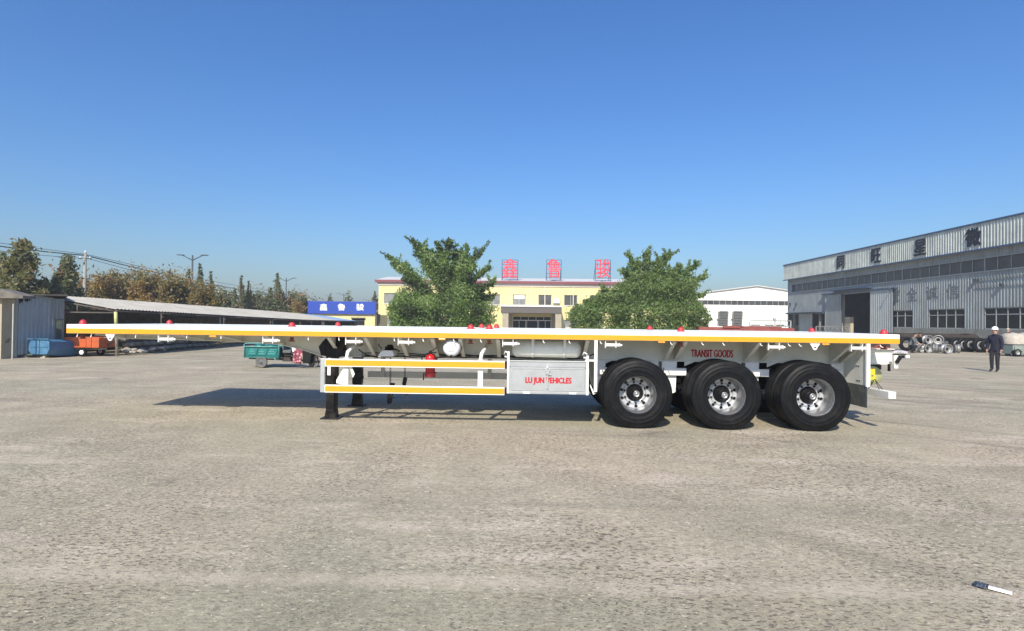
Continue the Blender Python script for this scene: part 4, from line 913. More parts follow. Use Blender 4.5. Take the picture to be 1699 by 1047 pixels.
# doors
def door(pa, pb, pyt, name='sliding_door', mt='wkdoor', off=.18, corr=True, zb=.15, zt=None):
    a, b = sorted((onx(pa, 500, WXP-off).y, onx(pb, 500, WXP-off).y)); z1 = zt or onx((pa+pb)/2, pyt, WXP-off).z
    m = MB(); m.sheet((WXP-off, a, 0), (WXP-off, b, 0), zb, z1, .30, .04 if corr else .012, (-1, 0, 0)); m.box(WXP-off+.002, WXP-off+.05, a, b, zb, z1)
    o = m.build(name, mt, WK)
    for yy in (a, b-.05): MB().box(WXP-off-.05, WXP-off+.051, yy, yy+.06, zb, z1).build('door_edge', 'wkwall', o)
    return o, a, b, z1
zd = zdo+.12
door(1444.5, 1481.5, 486, zt=zd)
door(1369.5, 1396, 490, zt=zd-.05, corr=False, mt='wkwall')
door(1326, 1348.5, 520, zt=onx(1337, 519, WXP-.18).z, zb=.6)
rr = MB(); rr.box(WXP-.3, WXP-.05, onx(1486, 500, WXP-.2).y, onx(1364, 500, WXP-.2).y, zd+.02, zd+.17); rr.box(WXP-.75, WXP-.05, dY0-.3, dY1+1.5, zd+.35, zd+.45); rr.build('door_rail', 'bluetrim', WK)
rr = MB(); rr.box(WXP-.3, WXP-.05, gY0, gY1+.3, zgo+.03, zgo+.15); rr.box(WXP-1.2, WXP-.05, gY0, gY1+.3, zgo+.151, zgo+.2); rr.build('door_rail', 'bluetrim', WK)
# interior: inner wall coloured near-black to deepen the shade in the doorway
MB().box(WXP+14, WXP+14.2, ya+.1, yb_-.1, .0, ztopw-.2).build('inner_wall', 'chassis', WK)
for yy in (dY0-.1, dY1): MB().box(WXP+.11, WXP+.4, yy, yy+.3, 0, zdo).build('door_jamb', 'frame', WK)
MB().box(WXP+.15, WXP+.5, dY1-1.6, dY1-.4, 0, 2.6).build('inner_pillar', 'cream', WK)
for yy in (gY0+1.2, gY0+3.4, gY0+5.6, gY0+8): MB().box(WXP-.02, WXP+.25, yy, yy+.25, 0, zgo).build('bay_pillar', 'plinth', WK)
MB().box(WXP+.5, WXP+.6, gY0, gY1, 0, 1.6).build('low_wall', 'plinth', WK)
# characters on fascia
for ch, pa, pm in (('同', 1395, 436.5), ('旺', 1453.5, 425.5), ('星', 1526.5, 411.5), ('微', 1614.5, 396)):
    p = onx(pa, pm, WXP-.52); lettering(ch, 'character', 'ink', WK, (WXP-.51, p.y, (ztopw+zfb)/2), (0, -1, 0), (0, 0, 1), 1.55, 1.42, .05, .03)
for ch, pa in (('安', 1484), ('全', 1513), ('诚', 1545.5), ('信', 1580)):
    p = onx(pa, 486, WXP-.05); zz = onx(1545.5, 486, WXP-.05).z; lettering(ch, 'character', 'oldink', WK, (WXP-.042, p.y, zz), (0, -1, 0), (0, 0, 1), 1.45, 1.25, .006, -.006)
# cable run and wall lamps
m = MB(); m.tube([onx(1619, 464, WXP-.08), onx(1699, 454, WXP-.08), (WXP-.08, ya, onx(1699, 454, WXP-.08).z)], .03, 6); m.tube([onx(1619, 475, WXP-.08), onx(1660, 472, WXP-.08), (WXP-.08, ya, onx(1699, 468, WXP-.08).z)], .025, 6); m.build('wall_conduit', 'frame', WK)
for px, py in ((1619, 464.5), (1662, 472.5), (1311, 504), (1321, 504.5)):
    p = onx(px, py, WXP-.1); MB().box(WXP-.22, WXP-.04, p.y-.13, p.y+.13, p.z-.1, p.z+.1).build('wall_lamp', 'lamp', WK)
m = MB(); p = onx(1484, 481, WXP-.1); m.tube([(WXP-.1, p.y, p.z+.2), (WXP-.6, p.y, p.z+.2), (WXP-.6, p.y, p.z-.1)], .05, 6); m.box(WXP-.14, WXP-.04, p.y-.3, p.y+.3, p.z-1.2, p.z+.15); m.build('exhaust_vent', 'lamp', WK)

# ================================================================== LEFT: shed, store, poles
EX, RX = -16.9, -20.2                                    # eave and ridge lines run away from the camera
yst = 14.3
def pin(x, tb):
    for i in range(len(tb)-1):
        if x <= tb[i+1][0] or i == len(tb)-2:
            t = (x-tb[i][0])/(tb[i+1][0]-tb[i][0]); return tb[i][1]+t*(tb[i+1][1]-tb[i][1])
EVT = [(182, 512.5), (280, 518), (400, 525), (512, 531), (582, 532.5)]
RGT = [(72, 490), (140, 494), (330, 507.5), (486, 519.5), (582, 528.5)]
stn = [14.3, 17, 20, 24, 29, 35, 42, 48]
EV = []; RG = []
for y in stn:
    px = proj((EX, y, 2))[0]; EV.append((EX, y, hz(EX, y, pin(px, EVT)))); px = proj((RX, y, 2))[0]; RG.append((RX, y, hz(RX, y, pin(px, RGT))))
RX2, st2 = -23.4, None
M['shedsteel'] = mat('rusty_shed_steel', (.10, .09, .08), .8, var=.25, scale=4)
M['stone2'] = mat('brightened_stone', (.27, .245, .205), .9, var=.35, scale=2.2, bump=.5, bscale=10)  # brightness put into the colour so the pile shows in the shed's shade
SH = thing('open_shed', (-18.5, 30, 0), 'long low open-fronted shed with pale corrugated roof on thin posts', 'shed')
def slope(mb, k0, k1, name):
    for k in range(k0, k1):
        a, b, c, d = Vector(EV[k]), Vector(EV[k+1]), Vector(RG[k+1]), Vector(RG[k]); n = max(2, int((b-a).length/.22))
        for i in range(n):
            t0, t1 = i/n, (i+.5)/n; t2 = (i+1)/n
            for (p, q, ha, hb) in ((t0, t1, 0, .035), (t1, t2, .035, 0)):
                up = Vector((0, 0, 1)); mb.add([a.lerp(b, p)+up*ha, a.lerp(b, q)+up*hb, d.lerp(c, q)+up*hb, d.lerp(c, p)+up*ha], [(0, 1, 2, 3)])
m = MB(); slope(m, 0, 6, ''); ro = m.build('roof', 'shedroof', SH)
m = MB(); slope(m, 6, 7, ''); m.build('blue_roof_section', 'shedblue', SH)
m = MB()
for k in range(7):
    for (P, dz) in ((EV, -.02), (RG, -.06)):
        a, b = Vector(P[k]), Vector(P[k+1]); m.tube([a+Vector((0, 0, dz-.05)), b+Vector((0, 0, dz-.05))], .04, 4)
m.build('purlin', 'shedsteel', SH)
m = MB()                                                 # torn eave lip
for k in range(6):
    a, b = Vector(EV[k]), Vector(EV[k+1]); n = 14
    for i in range(n):
        p, q = a.lerp(b, i/n), a.lerp(b, (i+1)/n); h = random.uniform(.03, .13); m.add([p+Vector((.01, 0, 0)), q+Vector((.01, 0, 0)), q+Vector((.02, 0, -h)), p+Vector((.02, 0, -h*random.uniform(.6, 1)))], [(0, 1, 2, 3)])
m.build('eave_lip', 'dark', SH)
for k, y in enumerate((14.35, 22.4, 29, 36, 42, 47.5)):
    z = hz(EX, y, pin(proj((EX, y, 2))[0], EVT))-.1
    m = MB(); m.tube([(EX+.05, y, 0), (EX-.03, y, z)], .055, 8); o = m.build('post', 'wood' if k else 'wood', SH)
    if k == 0:
        m = MB(); m.tube([(EX-.006, y-.002, z*.66), (EX-.031, y-.002, z*.995)], .064, 8); m.build('painted_band', 'ypost', o)
    m = MB(); m.tube([(EX, y, z-.05), (RX, y, z-.05)], .035, 6); zr = hz(RX, y, pin(proj((RX, y, 2))[0], RGT))-.1
    m.tube([(EX, y, z), (RX, y, zr)], .035, 6); m.tube([((EX+RX)/2, y, z-.05), ((EX+RX)/2, y, (z+zr)/2)], .03, 6); m.tube([(RX, y, 0), (RX, y, zr)], .05, 6)
    m.build('truss', 'shedsteel', SH)
# rear stone wall of the shed
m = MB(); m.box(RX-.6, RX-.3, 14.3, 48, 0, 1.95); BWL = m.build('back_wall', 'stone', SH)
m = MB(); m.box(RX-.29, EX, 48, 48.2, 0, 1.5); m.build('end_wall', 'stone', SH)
# stones: rubble wall under the trailer nose
ST = thing('stone_pile', (-17.9, 19, 0), 'dry-stacked wall of grey rubble stones inside the open shed', 'stone wall')
def stone(m, c, s, sq=.75):
    bm = bmesh.new(); bmesh.ops.create_icosphere(bm, subdivisions=1, radius=1)
    vs = [(c[0]+v.co.x*s*random.uniform(.8, 1.15), c[1]+v.co.y*s*random.uniform(.8, 1.2), c[2]+v.co.z*s*sq*random.uniform(.8, 1.1)) for v in bm.verts]
    fs = [tuple(v.index for v in f.verts) for f in bm.faces]; bm.free(); m.add(vs, fs)
for row in range(5):
    for k in range(14):
        y = 16.0+k*.52+(row % 2)*.25+random.uniform(-.06, .06)
        x = EX-.75-row*.05+random.uniform(-.08, .08); z = .16+row*.25
        if row == 4 and random.random() < .35: continue
        m = MB(); stone(m, (x, y, z), random.uniform(.24, .31), .55); m.build('stone', 'stone2', ST)
PR = thing('rubble_heap', (-17.2, 16, 0), 'low heap of pale broken rubble in front of the stone wall', 'rubble')
for k in range(16):
    p = gr(random.uniform(203, 248), 590); y = random.uniform(15.2, 17.6); x = random.uniform(-17.35, -16.75); m = MB(); stone(m, (x, y, random.uniform(.05, .22)), random.uniform(.10, .19), .5); m.build('broken_piece', 'pale', PR)
# corrugated store and cream building at the frame edge
y0 = 12.6
ax0, ax1 = at(25, 560, y0).x, at(104, 560, 14.3).x
ST2 = thing('tin_store', ((ax0+ax1)/2, y0+1, 0), 'pale blue corrugated metal store joined to the end of the open shed', 'shed')
zt0 = hz(ax0, y0, 494); zt1 = hz(ax1, 14.3, 496)
def ztf(t): return zt0+(zt1-zt0)*t+.10*math.sin(math.pi*min(1, t*1.2))
m = MB(); m.sheet((ax0, y0, 0), (ax1, 14.25, 0), .12, ztf, .16, .03); m.build('sheet_wall', 'shedwall', ST2)
m = MB(); m.box(ax0, ax0+.06, y0-.03, y0+.03, 0, zt0); m.box(ax1-.03, ax1+.05, 14.22, 14.3, 0, zt1); m.build('corner_post', 'frame', ST2)
m = MB(); a = Vector((ax0-.1, y0-.25, zt0+.10)); b_ = Vector((ax1+.4, 14.05, zt1+.12)); c = b_+Vector((-.9, 1.0, -.05)); d = a+Vector((-.9, 1.0, -.05))
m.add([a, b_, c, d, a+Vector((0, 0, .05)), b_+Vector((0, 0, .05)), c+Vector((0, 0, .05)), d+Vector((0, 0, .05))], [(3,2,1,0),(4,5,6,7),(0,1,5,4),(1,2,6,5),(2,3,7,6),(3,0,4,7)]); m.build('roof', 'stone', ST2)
m = MB()
for k, t in enumerate((.10, .14, .22, .26, .3)):
    p = Vector((ax0, y0, 0)).lerp(Vector((ax1, 14.25, 0)), t); z = ztf(t)+.03; m.add([(p.x-.08, p.y-.08, z), (p.x+.1, p.y-.08, z), (p.x+.05, p.y-.08, z-random.uniform(.15, .38)), (p.x-.04, p.y-.06, z-.2)], [(0, 1, 2, 3)])
m.build('torn_tarpaulin', 'hose', ST2)
CB = thing('cream_building', (at(5, 560, 11.8).x-2, 12.5, 0), 'cream rendered building with shallow pitched roof at the end of the tin store', 'building')
cx = ax0+.02; zc_ = hz(cx, 12.3, 491)
m = MB(); m.box(cx-9, cx, 12.0, 12.58, 0, zc_-.125); m.box(cx-9, cx-3, 12.581, 17, 0, zc_-.125); m.build('wall', 'cream', CB)
m = MB(); pa, pb = at(36, 489.5, 11.7), at(0, 480, 11.7)
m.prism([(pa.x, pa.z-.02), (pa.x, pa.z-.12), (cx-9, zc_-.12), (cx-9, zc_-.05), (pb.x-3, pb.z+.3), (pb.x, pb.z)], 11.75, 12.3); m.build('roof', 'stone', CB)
p = at(13, 565, 12.0); m = MB(); m.prism([(p.x-.10, p.z-.08), (p.x+.02, p.z-.09), (p.x+.10, p.z+.05), (p.x+.07, p.z+.10), (p.x-.03, p.z+.04)], 11.985, 11.999); m.build('broken_patch', 'dark', CB)
MB().box(at(22, 500, 12).x, at(24, 500, 12).x, 11.97, 11.999, 0, zc_-.3).build('corner_strip', 'frame', CB)

# blue skip
p = gr(70, 594); yq = p.y
xa, xb = at(48, 575, yq).x, at(82, 575, yq).x; z0, z1 = at(65, 588, yq).z, at(65, 563, yq).z
SK = thing('skip_bin', ((xa+xb)/2, yq+.7, 0), 'blue metal hopper bin on stubby pale legs before the tin store', 'bin')
hexo = [(xa+.08, z0), (xb-.1, z0), (xb, z0+.2), (xb-.02, z1-.08), (xb-.25, z1), (xa+.15, z1), (xa, z1-.15), (xa-.02, z0+.15)]
m = MB(); m.prism(hexo, yq, yq+.06); m.build('end_panel', 'tank', SK, bevel=.01)
m = MB(); big = [((q[0]-(xa+xb)/2)*1.06+(xa+xb)/2, (q[1]-z0)*1.0+z0-(.06 if q[1] < z0+.1 else 0)) for q in hexo]
n = len(hexo); v = [(q[0], yq+.061, q[1]) for q in hexo]+[(q[0], yq+.5, q[1]-.02) for q in big]+[(q[0]+.1, yq+1.7, q[1]-.08) for q in big]
m.add(v, [(i, (i+1) % n, (i+1) % n+n, i+n) for i in range(n)]+[(i+n, (i+1) % n+n, (i+1) % n+2*n, i+2*n) for i in range(n)]+[tuple(range(2*n, 3*n))]); m.build('body', 'tank', SK)
m = MB(); m.box((xa+xb)/2-.015, (xa+xb)/2+.015, yq-.02, yq-.001, z0+.03, z1-.02); m.box(xa+.05, xb-.05, yq-.02, yq-.001, (z0+z1)/2-.015, (z0+z1)/2+.015); m.box(xa-.02, xb, yq-.06, yq+.02, z1, z1+.03); m.build('rib', 'tank', SK)
for px in (38, 69):
    q = at(px, 590, yq); m = MB(); m.box(q.x-.05, q.x+.05, yq+.1, yq+.2, 0, z0+.02); m.box(q.x-.09, q.x+.09, yq+.05, yq+.25, 0, .03); m.build('leg', 'pale', SK)
m = MB(); m.box(at(30, 590, yq).x, xb-.1, yq+.08, yq+.25, z0-.05, z0); m.build('base_frame', 'net', SK)
# green net on a pole
NT = thing('net_screen', (at(90, 560, 14.0).x, 14.0, 0), 'ragged green netting strung on a thin dark pole above the blue hopper', 'netting')
m = MB(); q0 = at(80, 527, 13.9); q1 = at(104, 530, 14.15); zb0_ = at(90, 562, 14).z; nn, mm = 16, 16
for i in range(nn+1):
    for (s, e) in ((0, 1),):
        t = i/nn; a = Vector((q0.x+(q1.x-q0.x)*t, 13.9+.2*t, q0.z-.1*t)); m.tube([a, (a.x+random.uniform(-.03, .03), a.y, zb0_+random.uniform(-.1, .25))], .012, 4, False)
for j in range(mm+1):
    t = j/mm; z = q0.z+(zb0_-q0.z)*t; m.tube([(q0.x+random.uniform(-.05, .05), 13.9, z), ((q0.x+q1.x)/2, 14.0, z-.06), (q1.x, 14.1, z-.08)], .012, 4, False)
m.build('netting', 'net', NT)
m = MB(); a = at(81, 562, 13.88); m.tube([(a.x, 13.88, 0), (a.x-.02, 13.88, q0.z)], .03, 6); m.tube([(a.x-.02, 13.88, q0.z-.05), (q1.x+.1, 14.1, q1.z)], .015, 5); m.build('pole', 'lamp', NT)

# orange cart in the shade
p = gr(136, 591.5); yq = p.y
CT = thing('orange_cart', (p.x, yq+.3, 0), 'orange two-wheeled cart parked in the shade under the shed roof', 'cart')
xa, xm, xn, xb = [at(q, 570, yq).x for q in (106, 134, 152, 164)]; z0, z1 = at(136, 577, yq).z, at(136, 560, yq).z
m = MB(); m.box(xa, xb, yq-.0, yq+1.1, z0, z1); m.build('body', 'orange', CT, bevel=.02)
m = MB(); m.box(xm, xn-.22, yq-.02, yq-.001, z0+.01, z1); m.box(xn-.21, xn, yq-.02, yq-.001, z0+.01, z1); m.build('side_panel', 'orange', CT, bevel=.008)
m = MB(); m.box(xa, xb+.3, yq+.05, yq+.12, z0-.07, z0-.001); m.box(xa, xb+.3, yq+.95, yq+1.02, z0-.07, z0-.001); m.tube([(xb+.3, yq+.1, z0), (xb+.45, yq+.1, z1+.05)], .02, 6); m.tube([(xb, yq+.5, z0+.1), (xb+.35, yq+.5, z1-.05)], .03, 6); m.build('chassis', 'chassis', CT)
for yy in (yq-.02, yq+1.0):
    m = MB(); m.lathe([(0, .08), (-.02, .10), (-.02, .155), (.0, .17), (.08, .17), (.10, .155), (.1, .08)], (at(136, 584, yq).x, yy, .17), 'y', 20); wo = m.build('wheel', 'rubber', CT)
    m = MB(); m.lathe([(-.01, 0), (-.012, .06), (-.022, .085), (-.005, .095)], (at(136, 584, yq).x, yy, .17), 'y', 16); m.build('rim', 'signwhite', wo)

# utility poles and cables
def upole(px, pyt, Y, lab, rad=.13):
    x = at(px, pyt, Y).x; z = at(px, pyt, Y).z
    T = thing('utility_pole', (x, Y, 0), lab, 'utility pole', 'concrete utility poles behind the shed')
    m = MB(); m.tube([(x, Y, 0), (x, Y, z)], [rad*1.25, rad*.75], 12); m.build('shaft', 'pole', T)
    m = MB(); m.box(x-.5, x+.5, Y-.05, Y+.05, z-.55, z-.47); m.build('crossarm', 'lamp', T)
    m = MB()
    for dx in (-.4, 0, .4): m.lathe([(0, 0), (0, .04), (.05, .05), (.12, .03), (.14, 0)], (x+dx, Y, z-.47 if dx else z), 'z', 8)
    m.build('insulator', 'signwhite', T)
    return Vector((x, Y, z))
pA = upole(141.5, 418.5, 36, 'pale concrete utility pole rising behind the pale shed roof')
pB = upole(513, 490, 118, 'distant concrete utility pole beside the blue sign board')
def cable(pts, sag, r, lab):
    m = MB(); P = []
    for i in range(len(pts)-1):
        a, b = Vector(pts[i]), Vector(pts[i+1])
        for k in range(16): t = k/16; q = a.lerp(b, t); q.z -= sag*4*t*(1-t)*(b-a).length/40; P.append(q)
    P.append(Vector(pts[-1])); m.tube(P, r, 5); tag(m.build('power_cable', 'lamp'), lab, 'cable', 'overhead cables')
L0 = at(-60, 400, 30)
cable([L0, (pA.x, pA.y, pA.z-.25), (pB.x, pB.y, pB.z)], .45, .045, 'thick dark overhead cable passing just below the pole top')
cable([L0+Vector((0, 0, .25)), (pA.x, pA.y-.1, pA.z-.15), (pB.x, pB.y, pB.z+.25)], .3, .02, 'thin overhead cable, highest of those on the pole')
cable([at(-60, 408, 30), (pA.x+.2, pA.y, pA.z-.5), (pB.x+.4, pB.y, pB.z-.5)], .6, .02, 'thin slack overhead cable, lowest of those on the pole')
cable([at(-40, 402, 22), at(14, 430, 34)+Vector((0, 0, 0)), at(60, 452, 50)], .0, .025, 'short dark cable sloping down in front of the tall autumn tree')

# street lamps
def slamp(px, pyt, Y, span, lab):
    x, z = at(px, pyt, Y).x, at(px, pyt, Y).z
    T = thing('street_lamp', (x, Y, 0), lab, 'street lamp', 'double-arm street lamps'); h = span/2
    m = MB(); m.tube([(x, Y, 0), (x, Y, z+.15)], [.13, .07], 10); m.build('pole', 'lamp', T)
    for s in (-1, 1):
        m = MB(); m.tube([(x, Y, z-.35), (x+s*h*.45, Y, z-.02), (x+s*h*.62, Y, z+.10)], .045, 6); m.build('arm', 'lamp', T)
        m = MB(); m.prism([(x+s*h*.6, z+.10), (x+s*h*.6, z+.19), (x+s*h, z+.20), (x+s*h*1.02, z+.14)], Y-.16, Y+.16); m.build('lamp_head', 'lamp', T)
slamp(319.5, 426, 46, 2.95, 'tallest dark double-arm street lamp above the golden trees')
slamp(475, 463, 77, 3.0, 'dark double-arm street lamp behind the slim poplar near the blue sign')
slamp(570.5, 488, 112, 3.0, 'small distant double-arm street lamp above the blue sign board')
slamp(612, 498, 150, 3.0, 'most distant street lamp between the blue sign and the office')

# ================================================================== TREES
def leaf_mesh(name, P, size, mats, parent, N=None):
    n = len(P); P = np.asarray(P)
    a = rng.normal(size=(n, 3)); a /= np.linalg.norm(a, axis=1)[:, None]
    b = rng.normal(size=(n, 3)); b -= (a*b).sum(1)[:, None]*a; b /= np.linalg.norm(b, axis=1)[:, None]
    s = size*(.6+.9*rng.random((n, 1)))
    V = np.stack([P-a*s, P+b*s*.42, P+a*s, P-b*s*.42], 1).reshape(-1, 3)
    o0 = np.array(ORG[parent.name]); V = V-o0
    me = bpy.data.meshes.new(name); me.vertices.add(4*n); me.vertices.foreach_set('co', V.ravel().astype(np.float32))
    me.loops.add(4*n); me.loops.foreach_set('vertex_index', np.arange(4*n, dtype=np.int32))
    me.polygons.add(n); me.polygons.foreach_set('loop_start', np.arange(0, 4*n, 4, dtype=np.int32)); me.polygons.foreach_set('loop_total', np.full(n, 4, dtype=np.int32))
    for k in mats: me.materials.append(k)
    # colour varies by clump, not by single leaf
    ph = np.sin(P[:, 0]*2.3+1)+np.sin(P[:, 1]*2.1+P[:, 2]*1.7)+np.sin(P[:, 2]*3.1+P[:, 0])+rng.normal(size=n)*.8
    idx = np.digitize(ph, [-1.2, .1, 1.4]); order = np.array([3, 0, 1, 2]); me.polygons.foreach_set('material_index', order[idx].astype(np.int32))
    me.update(); me.validate()
    o = bpy.data.objects.new(name, me); COL.objects.link(o); o.parent = parent; ORG[o.name] = ORG[parent.name]; return o
def blob(c, r, n, shell=.55, flat=0):
    d = rng.normal(size=(n, 3)); d /= np.linalg.norm(d, axis=1)[:, None]
    rad = (shell+(1-shell)*rng.random((n, 1)))**.8
    # lumpy
    k = 1+.16*np.sin(d[:, :1]*5+c[0])+.14*np.sin(d[:, 2:3]*7+c[1])+.1*np.sin(d[:, 1:2]*9)
    return np.array(c)+d*rad*k*np.array(r)
def branch_leaves(a, b, n, r0, r1):
    t = rng.random(n)**.8; a, b = np.array(a), np.array(b)
    sp = (r0+(r1-r0)*t)[:, None]*(.9+.35*np.sin(t*17+a[0]*3))[:, None]
    return a+(b-a)*t[:, None]+rng.normal(size=(n, 3))*sp*.55
def fan_tree(name, lab, Y, base, tips, blobs, mats, leafs=.105, n_b=1150):
    bx_, bz_ = at(base[0], base[1], Y).x, at(base[0], base[1], Y).z
    T = thing(name, (bx_, Y, 0), lab, 'tree', 'green trees before the office'); tr = MB(); P = []
    tr.tube([(bx_, Y, 0), (bx_, Y, max(.6, bz_))], [.28, .22], 10)
    lm = MB()
    for (px, py, dy, wgt) in tips:
        e = at(px, py, Y+dy); s = Vector((bx_, Y, bz_)); mid = s.lerp(e, .5)+Vector((random.uniform(-.3, .3), random.uniform(-.3, .3), .35))
        lm.tube([s, mid, e], [.09, .05, .012], 6)
        P.append(branch_leaves(mid.lerp(s, .35), mid.lerp(e, .25), int(n_b*wgt*.6), .5, .45)); P.append(branch_leaves(mid, e, int(n_b*wgt), .42, .17))
        for k in range(5):
            t = random.uniform(.3, .95); q = mid.lerp(e, t); e2 = q+Vector((random.uniform(-.9, .9), random.uniform(-.9, .9), random.uniform(.2, .9)))
            lm.tube([q, e2], [.025, .008], 4, False); P.append(branch_leaves(q, e2, int(70*wgt), .18, .12))
    for (px, py, dy, rx, ry, rz, n) in blobs:
        c = at(px, py, Y+dy); P.append(blob((c.x, Y+dy, c.z), (rx, ry, rz), n))
    tr.build('trunk', 'bark', T); lm.build('limbs', 'bark', T)
    leaf_mesh('crown', np.concatenate(P), leafs, mats, T)
fan_tree('broadleaf_tree', 'feathery green tree with upswept branches and a dense rounded base before the office', 38, (742, 512),
    [(684, 396, 0, .8), (705, 410, -.8, .7), (727, 404, .5, 1), (745, 398, -.5, 1.2), (757, 415, .5, 1), (803, 412, 0, .35), (790, 420, -.4, .5), (641, 424, 0, .6), (660, 445, .6, .8), (812, 444, .5, .7), (822, 468, -.5, .7), (668, 462, -.5, .6), (650, 436, .3, .5), (695, 402, .4, .5),
     (715, 425, 1, .7), (770, 418, 1, .8), (788, 440, -1, .7), (802, 480, 0, .8), (818, 494, .6, .7), (776, 410, -.3, .6), (733, 412, 1, .6)],
    [(690, 514, 0, 2.3, 1.9, 1.7, 9000), (735, 515, -.4, 2.4, 2.0, 1.7, 8000), (780, 517, 0, 1.9, 1.8, 1.9, 6000), (665, 524, -.3, 1.2, 1.3, 1.9, 3600), (690, 550, -.2, 2.4, 1.8, 1.5, 4500), (760, 548, -.2, 2.5, 1.8, 1.4, 4500), (795, 532, 0, 1.2, 1.3, 1.2, 2600), (760, 484, 0, 1.7, 1.4, 1.1, 2200)], LG)
fan_tree('broadleaf_tree', 'dense wide green tree beside the white warehouse, covering the end of the office', 38, (1062, 515),
    [(1034, 446, 0, .7), (1046, 426, .5, .8), (1058, 434, -.5, 1), (1075, 418, 0, .9), (1095, 428, .6, 1), (1112, 420, 0, .9), (1130, 440, -.6, 1), (1160, 436, 0, .8), (1172, 458, .5, .7), (1000, 484, 0, .8), (968, 500, .5, .8), (950, 514, 0, .8), (1150, 470, .5, 1), (1168, 490, 0, .8), (1050, 455, -1, 1), (1110, 455, 1, 1)],
    [(1075, 484, 0, 2.5, 2.2, 1.7, 7500), (1115, 480, .3, 2.1, 2.0, 1.5, 5200), (1030, 498, -.3, 1.9, 1.8, 1.3, 4500), (1000, 525, 0, 2.3, 2.0, 1.8, 6500), (1070, 525, -.5, 3.2, 2.3, 1.9, 9000), (1135, 522, 0, 1.9, 2.0, 1.9, 6500), (1158, 532, -.2, 1.0, 1.3, 1.3, 2500), (970, 530, .2, 1.3, 1.3, 1.3, 2500), (1060, 560, -.2, 4.2, 2.0, 1.3, 5000)], LB[:2]+LG[:2])
# autumn trees beyond the shed
def tree(px, pyt, wpx, Y, lab, mats, n, kind='round', leafs=.16, grp='autumn trees beyond the shed', name='autumn_tree', zb=.15):
    x, z = at(px, pyt, Y).x, at(px, pyt, Y).z; wd_ = wpx/FPX*(Y+8.9)/2
    T = thing(name, (x, Y, 0), lab, 'tree', grp); m = MB(); m.tube([(x, Y, 0), (x+random.uniform(-.1, .1), Y, z*.5), (x, Y, z*.96)], [.16, .10, .02], 8); m.build('trunk', 'bark', T)
    lm = MB(); P = []
    if kind == 'poplar':
        for (ox, hh) in ((0, 1), (-.42, .80), (.45, .74), (.2, .88), (-.7, .6)):
            zz = z*hh*random.uniform(.93, 1.03) if ox else z; xx = x+ox*wd_; yy = Y+random.uniform(-.5, .5); zb2_ = zz*.35
            lm.tube([(x, Y, z*.2), (xx, yy, zb2_), (xx, yy, zz*.98)], [.05, .04, .01], 4, False)
            for q in range(16):
                t = q/15; cz2 = zb2_+(zz-zb2_)*t; ww = wd_*(.34*(1-t)+.07)*random.uniform(.6, 1.3)
                P.append(np.array((xx+random.uniform(-.5, .5)*ww, yy, cz2))+rng.normal(size=(int(n/95*(1.25-t*.8)), 3))*np.array((ww*.6, ww*.6, ww*.55)))
    nb = 16 if kind in ('round', 'bush') else 0
    for k in range(nb):
        t = zb+(1-zb)*(k+.5)/nb; s = Vector((x, Y, z*t*.85)); a = k*2.4+random.random()
        prof = {'round': min(1, 1.25*math.sqrt(max(0, 1.02-t))), 'bush': .75+.25*math.sin(t*9+px)}.get(kind, (1-t)*.75+.15)
        L = wd_*prof*random.uniform(.75, 1.15); up = L*{'round': .35, 'bush': .15}.get(kind, 1.3)
        e = s+Vector((math.cos(a)*L, math.sin(a)*L, min(up, z*1.0-s.z))); lm.tube([s, s.lerp(e, .5)+Vector((0, 0, .1)), e], [.04, .025, .008], 4, False)
        P.append(branch_leaves(s.lerp(e, .25), e, int(n/nb*.6), wd_*.30, wd_*.16))
        P.append(branch_leaves(s.lerp(e, .6), e+Vector((0, 0, .3)), int(n/nb*.4), wd_*.2, wd_*.08))
    if kind != 'poplar': P.append(branch_leaves((x, Y, z*.2), (x, Y, z), n//4, wd_*.75, wd_*{'round': .3, 'bush': .55}.get(kind, .1)))
    lm.build('limbs', 'bark', T); leaf_mesh('crown', np.concatenate(P), leafs, mats, T)
tree(38, 402, 78, 26, 'tallest olive-brown autumn tree, standing over the tin store', LA[:1]+LP[:1]+LA[2:], 11000, leafs=.13)
tree(2, 424, 50, 27, 'olive-green tree cut by the picture edge above the cream building', LP, 6000, leafs=.13)
tree(112, 428, 58, 30, 'olive autumn tree with open top beside the concrete pole', LP[:2]+LA[2:], 7500, leafs=.13)
tree(92, 462, 40, 28, 'low grey-olive tree between the two tallest autumn trees', LP, 4500, leafs=.13)
for i, (px, py) in enumerate(((168, 456), (190, 452), (213, 458), (236, 450), (258, 458), (280, 458), (300, 462), (322, 468), (345, 476), (140, 466))):
    ordn = ('second', 'third', 'fourth', 'fifth', 'sixth', 'seventh', 'eighth', 'ninth', 'tenth', 'first')[i]
    tree(px, py+random.uniform(0, 6), random.uniform(46, 60), 38+(i*7 % 5), ordn+' golden-brown bushy tree beyond the shed, counting from the concrete pole', [LA[1], LA[0], LA[2], LA[3]] if i % 3 else [LA[1], LA[1], LA[0], LA[2]], 8500, 'bush', leafs=.12, zb=.05)
tree(309, 447, 30, 44, 'yellow-green poplar right at the foot of the tallest street lamp', LP, 3600, 'poplar')
tree(336, 440, 26, 50, 'slim dark green poplar next to the tallest street lamp', LP, 3600, 'poplar')
tree(352, 452, 24, 54, 'slim poplar sloping down from the tallest street lamp group', LP, 2800, 'poplar')
tree(398, 458, 26, 56, 'taller of two slim poplars standing midway along the shed', LP, 3200, 'poplar')
tree(416, 468, 24, 58, 'shorter of two slim poplars standing midway along the shed', LP, 2600, 'poplar')
tree(460, 455, 40, 60, 'broad dark poplar before the second street lamp', LP, 5200, 'poplar')
